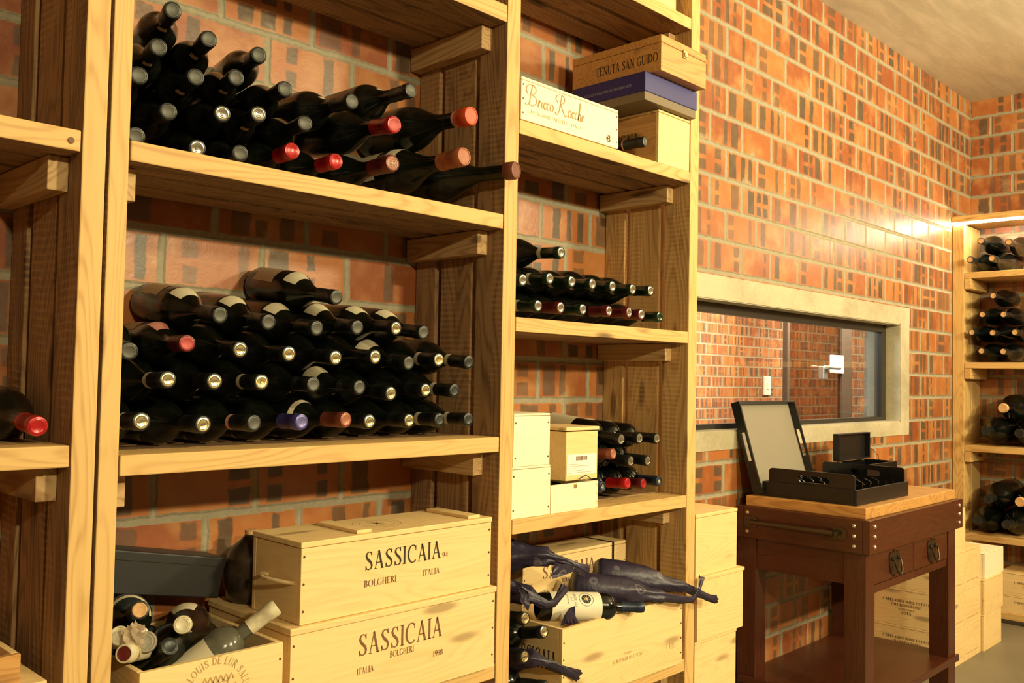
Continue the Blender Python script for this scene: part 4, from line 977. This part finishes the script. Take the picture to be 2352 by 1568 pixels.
wrapped('navy tissue wrapped bottle at the lower left with crumpled lilac paper', (1.830, -.340, .655), (1.820, -.03, .575), [(1.87, -.360, .630), (1.91, -.372, .612), (1.955, -.378, .590)], 15, .046, .10)
bottle('x', 'grey', '', (1.835, -.365, .585), (1.765, -.05, .562), 'dark bottle at the very bottom beside the open case', 'loose bottles left of the open case')
def scrap(label, loc, pts, seed):
    rd = random.Random(seed); bm = bmesh.new(); n = len(pts); k = 5; rows = []
    for j in range(k+1):
        rows.append([bm.verts.new(Vector((a*(j/k)+.0, b*(j/k), c*(j/k))) + Vector((rd.uniform(-.003, .003), rd.uniform(-.004, .004), rd.uniform(-.003, .003)))) for a, b, c in pts])
    for A, B_ in zip(rows, rows[1:]):
        for i in range(n-1): bm.faces.new([A[i], A[i+1], B_[i+1], B_[i]])
    me = bpy.data.meshes.new('tissue_scrap'); bm.to_mesh(me); bm.free(); me.materials.append(TISSUE)
    o = link('tissue_scrap', me); o.location = loc; m_ = o.modifiers.new('thick', 'SOLIDIFY'); m_.thickness = .0012
    return tag(o, label, 'tissue paper')
scrap('torn grey-blue tissue tucked beside the cream label over the case edge', (1.955, -.345, .722), [(-.022, .01, .0), (-.020, .0, .03), (-.008, -.01, .048), (.006, -.008, .052), (.016, -.005, .030), (.030, .0, .0)], 2)
scrap('lilac tissue flap hanging under the wrapped bottles at the left post', (1.745, -.352, .865), [(.0, .0, -.005), (.022, -.006, -.020), (.036, -.004, -.045), (.040, .0, -.078), (.020, .004, -.060), (.0, .0, -.045)], 5)
scrap('wide lilac tissue flap in front of the stamped word on the case behind', (1.885, -.345, .900), [(-.010, .0, -.040), (.0, -.004, .008), (.035, -.008, .0), (.085, -.006, -.018), (.110, .0, -.030), (.050, .004, -.040), (.0, .004, -.044)], 8)

# left unit, lower shelf
crate('orange pine case at the bottom left corner, upper of two', .25, .544, -.356, -.03, .880, .929, dict(x=CO, y=CR['y']), nails=0, lid=False)
crate('wide pine case at the bottom left corner, lower of two', .18, .582, -.362, -.03, .7205, .879, nails=0)

crate('pine case standing on the topmost narrow shelf under the frame edge', 2.235, 2.500, -.300, -.03, 2.5822, 2.760, nails=0)
# stack between the main unit and the table
zs = [(.0, .170, 0), (.1708, .34, .006), (.3408, .548, 0), (.5488, .755, .030), (.7558, .960, 0)]
for i, (z0, z1, dx) in enumerate(zs):
    crate(['blank pine case at the foot of the stack left of the table', 'blank pine case second from the floor left of the table', 'blank pine case in the middle of the stack left of the table', 'blank pine case jutting out under the top one left of the table', 'blank pine case topmost of the stack left of the dark table'][i],
          2.600, 2.858+dx, -.333-dx*.3, -.03, z0, z1, nails=0, group='cases stacked left of the table', over=.002 if i != 3 else .004, lidt=.012)
# cases by the end wall unit
def stamped(o, lines, x_face, yc, z0):
    L = o.location
    for s_, dz, ww, hh in lines: lettering(o, s_, (x_face-L.x-.001, yc+ww/2-L.y, z0+dz-L.z), (0, -1, 0), UZ, ww, hh, INK)
CAP = [('CAPELANDS WINE ESTATE', .118, .235, .0125), ('CBJ REDSTONE', .098, .150, .012), ('SOUTH AFRICA', .080, .080, .008), ('2015', .060, .050, .015)]
lev = [(.0, .1775), (.1785, .364), (.365, .561)]
for i, (z0, z1) in enumerate(lev):
    nm = ['bottom', 'middle', 'upper'][i]
    o = crate('printed pine case behind the table, left column, %s layer' % nm, 4.760, 5.000, -.390, -.018, z0, z1, nails=0, lidt=.010, over=0, group='printed cases stacked beyond the table')
    if i < 2: stamped(o, CAP[:3 if i == 0 else 4], 4.760, -.19, z0+(-.005 if i == 0 else 0))
    ftext(o, 'PRODUCT OF SOUTH AFRICA', 4.79, z0+.03, .17, .006, INKF)
    o = crate('pine case with end-grain marks behind the table, right column, %s layer' % nm, 5.003, 5.248, -.390, -.018, z0, z1, nails=0, lidt=.010, over=0, group='printed cases stacked beyond the table')
    ftext(o, 'PRODUCT OF SOUTH AFRICA', 5.03, z0+.03, .18, .006, INKF)
crate('upright pine case on top of the left column beyond the table', 4.770, 5.020, -.388, -.05, .5615, .775, nails=0, lidt=.010, over=0)
crate('darker pine case on the floor, rightmost stack near the end wall', 5.262, 5.555, -.402, -.05, 0, .190, nails=0, lidt=.008, over=0)
crate('reddish streaked pine case, middle of the rightmost stack', 5.268, 5.580, -.404, -.05, .1908, .372, nails=0, lidt=.008, over=0)
crate('small pale case at the left on top of the rightmost stack', 5.30, 5.47, -.396, -.10, .3728, .506, CW, nails=0, lidt=.006, over=0)
crate('small pale case at the right on top of the rightmost stack', 5.472, 5.617, -.396, -.10, .3728, .508, CW, nails=0, lidt=.006, over=0)
pl = MB().box(5.98, 6.32, -.80, -.255, 0, .0205, .002).build('plinth_board', simple('dark_board', (.05, .035, .02), .6)); tag(pl, 'dark board on the floor under the end wall unit cases', 'board')
pl.location.z = 0
for i, (z0, z1) in enumerate(((.0985, .2075),)): pass
for i, (z0, z1) in enumerate(((.0605, .165), (.166, .300))):
    o = crate(['printed pine case lying under the end wall unit, lower one', 'printed pine case lying under the end wall unit, upper one'][i], 5.998, 6.30, -.72, -.262, z0, z1, nails=0, lidt=.008, over=0)
    stamped(o, [('CAPELANDS WINE ESTATE', .062, .25, .012), ('CBJ REDSTONE', .042, .16, .012), ('SOUTH AFRICA', .022, .09, .008)], 5.998, -.47, z0+(.01 if i else 0))

# ------------------------------------------------------------------ butcher block table
tb = thing('side_table', 'dark mahogany butcher block table with pale wooden top and two drawers', 'table', (3.88, -.30, 0))
X0, X1, Y0, Y1 = 3.382-3.88, 4.387-3.88, -.580+.30, -.030+.30
top = MB().box(3.406-3.88, 4.363-3.88, -.556+.30, -.054+.30, .8905, .933, .004).build('table_top', BLOCK, tb)
mb = MB(); mb.box(X0, X1, Y0, Y0+.026, .765, .891, .002); mb.box(X0, X1, Y1-.026, Y1, .765, .891, .002); mb.build('apron_board', MAH['x'], tb)
for xa in (X0, X1-.026): MB().box(xa, xa+.026, Y0+.0265, Y1-.0265, .765, .891, .002).build('apron_side', MAH['y'], tb)
lx = (3.400-3.88, 4.273-3.88); ly = (-.558+.30, -.105+.30)
for a in lx:
    for b in ly: MB().box(a, a+.084, b, b+.084, 0, .780, .003).build('leg', MAH['z'], tb)
for a in (3.408-3.88, 4.335-3.88): MB().box(a, a+.018, -.475+.30, -.104+.30, .640, .765, .001).build('lower_side_rail', MAH['y'], tb)
MB().box(3.484-3.88, 4.273-3.88, -.075+.30, -.055+.30, .600, .765, .001).build('back_rail', MAH['x'], tb)
MB().box(3.484-3.88, 4.273-3.88, -.550+.30, -.46+.30, .604, .634, .002).build('front_rail', MAH['x'], tb)
MB().box(3.872-3.88, 3.884-3.88, -.552+.30, -.46+.30, .634, .765, .002).build('drawer_divider', MAH['z'], tb)
def handle(parent, x, y, z):
    mb = MB(); K = 1.4
    out = [(-.030, -.018), (-.022, -.030), (-.006, -.034), (.0, -.040), (.006, -.034), (.022, -.030), (.030, -.018), (.034, 0), (.036, .024), (.026, .032), (.012, .028), (0, .036), (-.012, .028), (-.026, .032), (-.036, .024), (-.034, 0)]
    mb.prism(out, 0, .004, lambda a, b, d: Vector((x+a*K, y-d, z+b*K)))
    for s in (-1, 1): mb.lathe([(.008, 0), (.009, .006), (.006, .012), (.0, .014)], 12, M=Matrix.Translation((x+s*.028, y-.003, z+.017)) @ Matrix.Rotation(math.pi/2, 4, 'X'))
    h = mb.build('pull_plate', BRONZE, parent, True)
    R_ = [(x+.030*math.cos(a), y-.014, z+.014+.055*math.sin(a)) for a in [math.radians(-180+t*15) for t in range(13)]]
    R_ = [(p[0], y-.016-.012*math.sin(math.pi*i/12), p[2]) for i, p in enumerate(R_)]
    MB().tube(R_, [.003+.003*math.sin(math.pi*i/12) for i in range(13)], 10).build('drop_handle', BRONZE, parent, True)
for xa, xb in ((3.487, 3.869), (3.887, 4.270)):
    dr = MB().box(xa-3.88, xb-3.88, -.553+.30, -.535+.30, .6375, .762, .002).build('drawer', MAH['x'], tb)
    handle(dr, (xa+xb)/2-3.88, -.553+.30, .698)
MB().box(X0, 4.370-3.88, -.57+.30, -.035+.30, .176, .205, .003).build('lower_shelf', MAH['x'], tb)
RIV = simple('steel_rivet', (.62, .52, .40), .3, .9)
mb = MB()
def rivet(mb, M): mb.lathe([(.0085, -.0005), (.0075, .003), (.0045, .0055), (0, .0065)], 12, M=M)
for z in (.790, .828, .866):
    for x in (3.430, 4.345): rivet(mb, Matrix.Translation((x-3.88, Y0, z)) @ Matrix.Rotation(math.pi/2, 4, 'X'))
    for y in (-.520, -.075): rivet(mb, Matrix.Translation((X0, y+.30, z)) @ Matrix.Rotation(-math.pi/2, 4, 'Y'))
mb.build('rivets', RIV, tb, True)
# towel bar on the left side
mb = MB(); xb_ = X0-.030
mb.tube([(xb_, -.105+.30, .832), (xb_, -.20+.30, .832), (xb_, -.30+.30, .832), (xb_, -.452+.30, .832)], [.0085, .0095, .0105, .0115], 12)
bar = mb.build('side_bar', BRONZE, tb, True)
for y in (-.095, -.462):
    mb = MB(); y_ = y+.30
    mb.prism([(-.030, -.012), (-.018, -.022), (.018, -.022), (.030, -.012), (.030, .012), (.018, .022), (-.018, .022), (-.030, .012)], 0, .006, lambda a, b, d: Vector((X0-d, y_+a, .832+b)))
    mb.tube([(X0, y_, .832), (X0-.030, y_, .832)], .009, 10)
    for dy, dz in ((-.016, .01), (.016, .01), (0, -.012)): mb.lathe([(.004, 0), (.003, .003), (0, .004)], 8, M=Matrix.Translation((X0-.006, y_+dy, .832+dz)) @ Matrix.Rotation(-math.pi/2, 4, 'Y'))
    mb.build('bar_bracket', BRONZE, bar, True)

# ------------------------------------------------------------------ lacquer trays
def slot_panel(mb, y0, y1, z0, z1, x0, x1, sy0, sy1, sz0, sz1, rad=.02, n=6, srad=.012):
    """panel in the y-z plane with rounded top corners and a rounded hand slot"""
    def rr(a0, a1, b0, b1, r, rb=None):
        rb = r if rb is None else rb; pts = []
        for (cx, cy, r_, s0) in ((a1-r, b1-r, r, 0), (a0+r, b1-r, r, 90), (a0+rb, b0+rb, rb, 180), (a1-rb, b0+rb, rb, 270)):
            for i in range(n+1):
                a = math.radians(s0+90*i/n); pts.append((cx+r_*math.cos(a), cy+r_*math.sin(a)))
        return pts
    O_ = rr(y0, y1, z0, z1, rad, .001); I_ = rr(sy0, sy1, sz0, sz1, srad); N = len(O_)
    V = [[mb.bm.verts.new((x, p[0], p[1])) for p in ring] for x in (x0, x1) for ring in (O_, I_)]
    for i in range(N):
        j = (i+1) % N
        mb.face([V[0][i], V[0][j], V[1][j], V[1][i]]); mb.face([V[2][i], V[3][i], V[3][j], V[2][j]])
        mb.face([V[0][i], V[2][i], V[2][j], V[0][j]]); mb.face([V[1][i], V[1][j], V[3][j], V[3][i]])
tr = thing('serving_tray', 'black lacquer bottle tray lying on the table front with raised slotted ends', 'tray', (3.69, -.31, .9335))
a, b = .255, .1975
mb = MB(); mb.box(-a, a, -b, b, 0, .008); mb.box(-a, a, -b, -b+.009, .008, .060, .0015); mb.box(-a, a, b-.009, b, .008, .060, .0015); mb.box(-a, -a+.009, -b+.009, b-.009, .008, .060, .0015); mb.box(a-.009, a, -b+.009, b-.009, .008, .060, .0015)
mb.build('tray_base', LACQM, tr)
for xa in (-a+.0095, a-.0185):
    mb = MB(); slot_panel(mb, -b+.012, b-.025, .009, .116, xa, xa+.009, -.085, .045, .070, .096, .014)
    mb.build('end_panel', LACQ, tr)
for k in range(5):
    x = -.16+k*.075; mb = MB(); pts = [(-.178+.356*i/16, .045+.030*abs(math.cos(math.pi*(i/16-.5)*4))) for i in range(17)]
    out = pts + [(.178, .009), (-.178, .009)]
    mb.prism(out, 0, .007, lambda p, q, d: Vector((x+d, p, q))); mb.build('cradle_rib', LACQ, tr)
t2 = thing('serving_tray', 'black lacquer tray leaning upright against the wall, grey lining facing out', 'tray', (3.655, -.125, .9355+.0125))
hw, ht, dp = .245, .385, .040
LN = math.atan(.295); Mx = Matrix.Rotation(-LN, 4, 'X')   # leans back to the wall
t2.rotation_euler = (-LN, 0, 0)
MB().box(-hw+.009, hw-.009, dp-.008, dp, .009, ht-.009).build('lined_base', FELT, t2)
for z0, z1 in ((0, .009), (ht-.009, ht)): MB().box(-hw, hw, 0, dp, z0, z1, .001).build('rim', LACQM, t2)
for xa in (-hw, hw-.009):
    mb = MB()
    def rot_panel():
        n = 6; y0, y1, z0, z1 = 0, dp, .0092, ht-.0092; sy0, sy1, sz0, sz1 = .010, .028, .135, .255
        O_ = [(y0, z0), (y1, z0), (y1, z1), (y0, z1)]
        # frame around the hand slot, as four strips
        mb.box(xa, xa+.009, y0, sy0, z0, z1); mb.box(xa, xa+.009, sy1, y1, z0, z1); mb.box(xa, xa+.009, sy0, sy1, z0, sz0); mb.box(xa, xa+.009, sy0, sy1, sz1, z1)
    rot_panel(); mb.build('side_panel', LACQM, t2)
sb = thing('presentation_box', 'small open black box with hinged lid standing up, behind the bottle tray', 'box', (4.13, -.225, .9335))
mb = MB(); mb.box(-.165, .165, -.10, .055, 0, .006); mb.box(-.165, .165, -.10, -.093, .006, .112, .001); mb.box(-.165, .165, .048, .055, .006, .112, .001); mb.box(-.165, -.158, -.093, .048, .006, .112, .001); mb.box(.158, .165, -.093, .048, .006, .112, .001)
mb.build('box_body', LACQ, sb)
mb = MB(); mb.box(-.165, .165, .050, .056, .118, .238, .001); mb.box(-.165, .165, .026, .050, .118, .124, .001); mb.box(-.165, .165, .026, .050, .232, .238, .001); mb.box(-.165, -.158, .026, .050, .124, .232, .001); mb.box(.158, .165, .026, .050, .124, .232, .001)
mb.build('lid', LACQM, sb)
for x in (-.12, .12): MB().box(x-.012, x+.012, .040, .052, .108, .121, .001).build('hinge', BRASS, sb)
MB().tube([(.162, .03, .165), (.185, .02, .155), (.20, .005, .13), (.165+.01, -.01, .112)], .0018, 6).build('lid_stay', BRONZE, sb, True)
# bits of litter on the floor
for i, (x, y) in enumerate(((4.62, -.95), (4.55, -1.02))):
    s_ = crumple('paper_scrap', ['small white paper scrap on the floor right of the table', 'smaller brownish scrap on the floor nearer the camera than the white one'][i], (x, y, .006), (.014-.004*i, .008, .005), WHITE if i == 0 else PAPERB, 'paper scrap', 7+i)
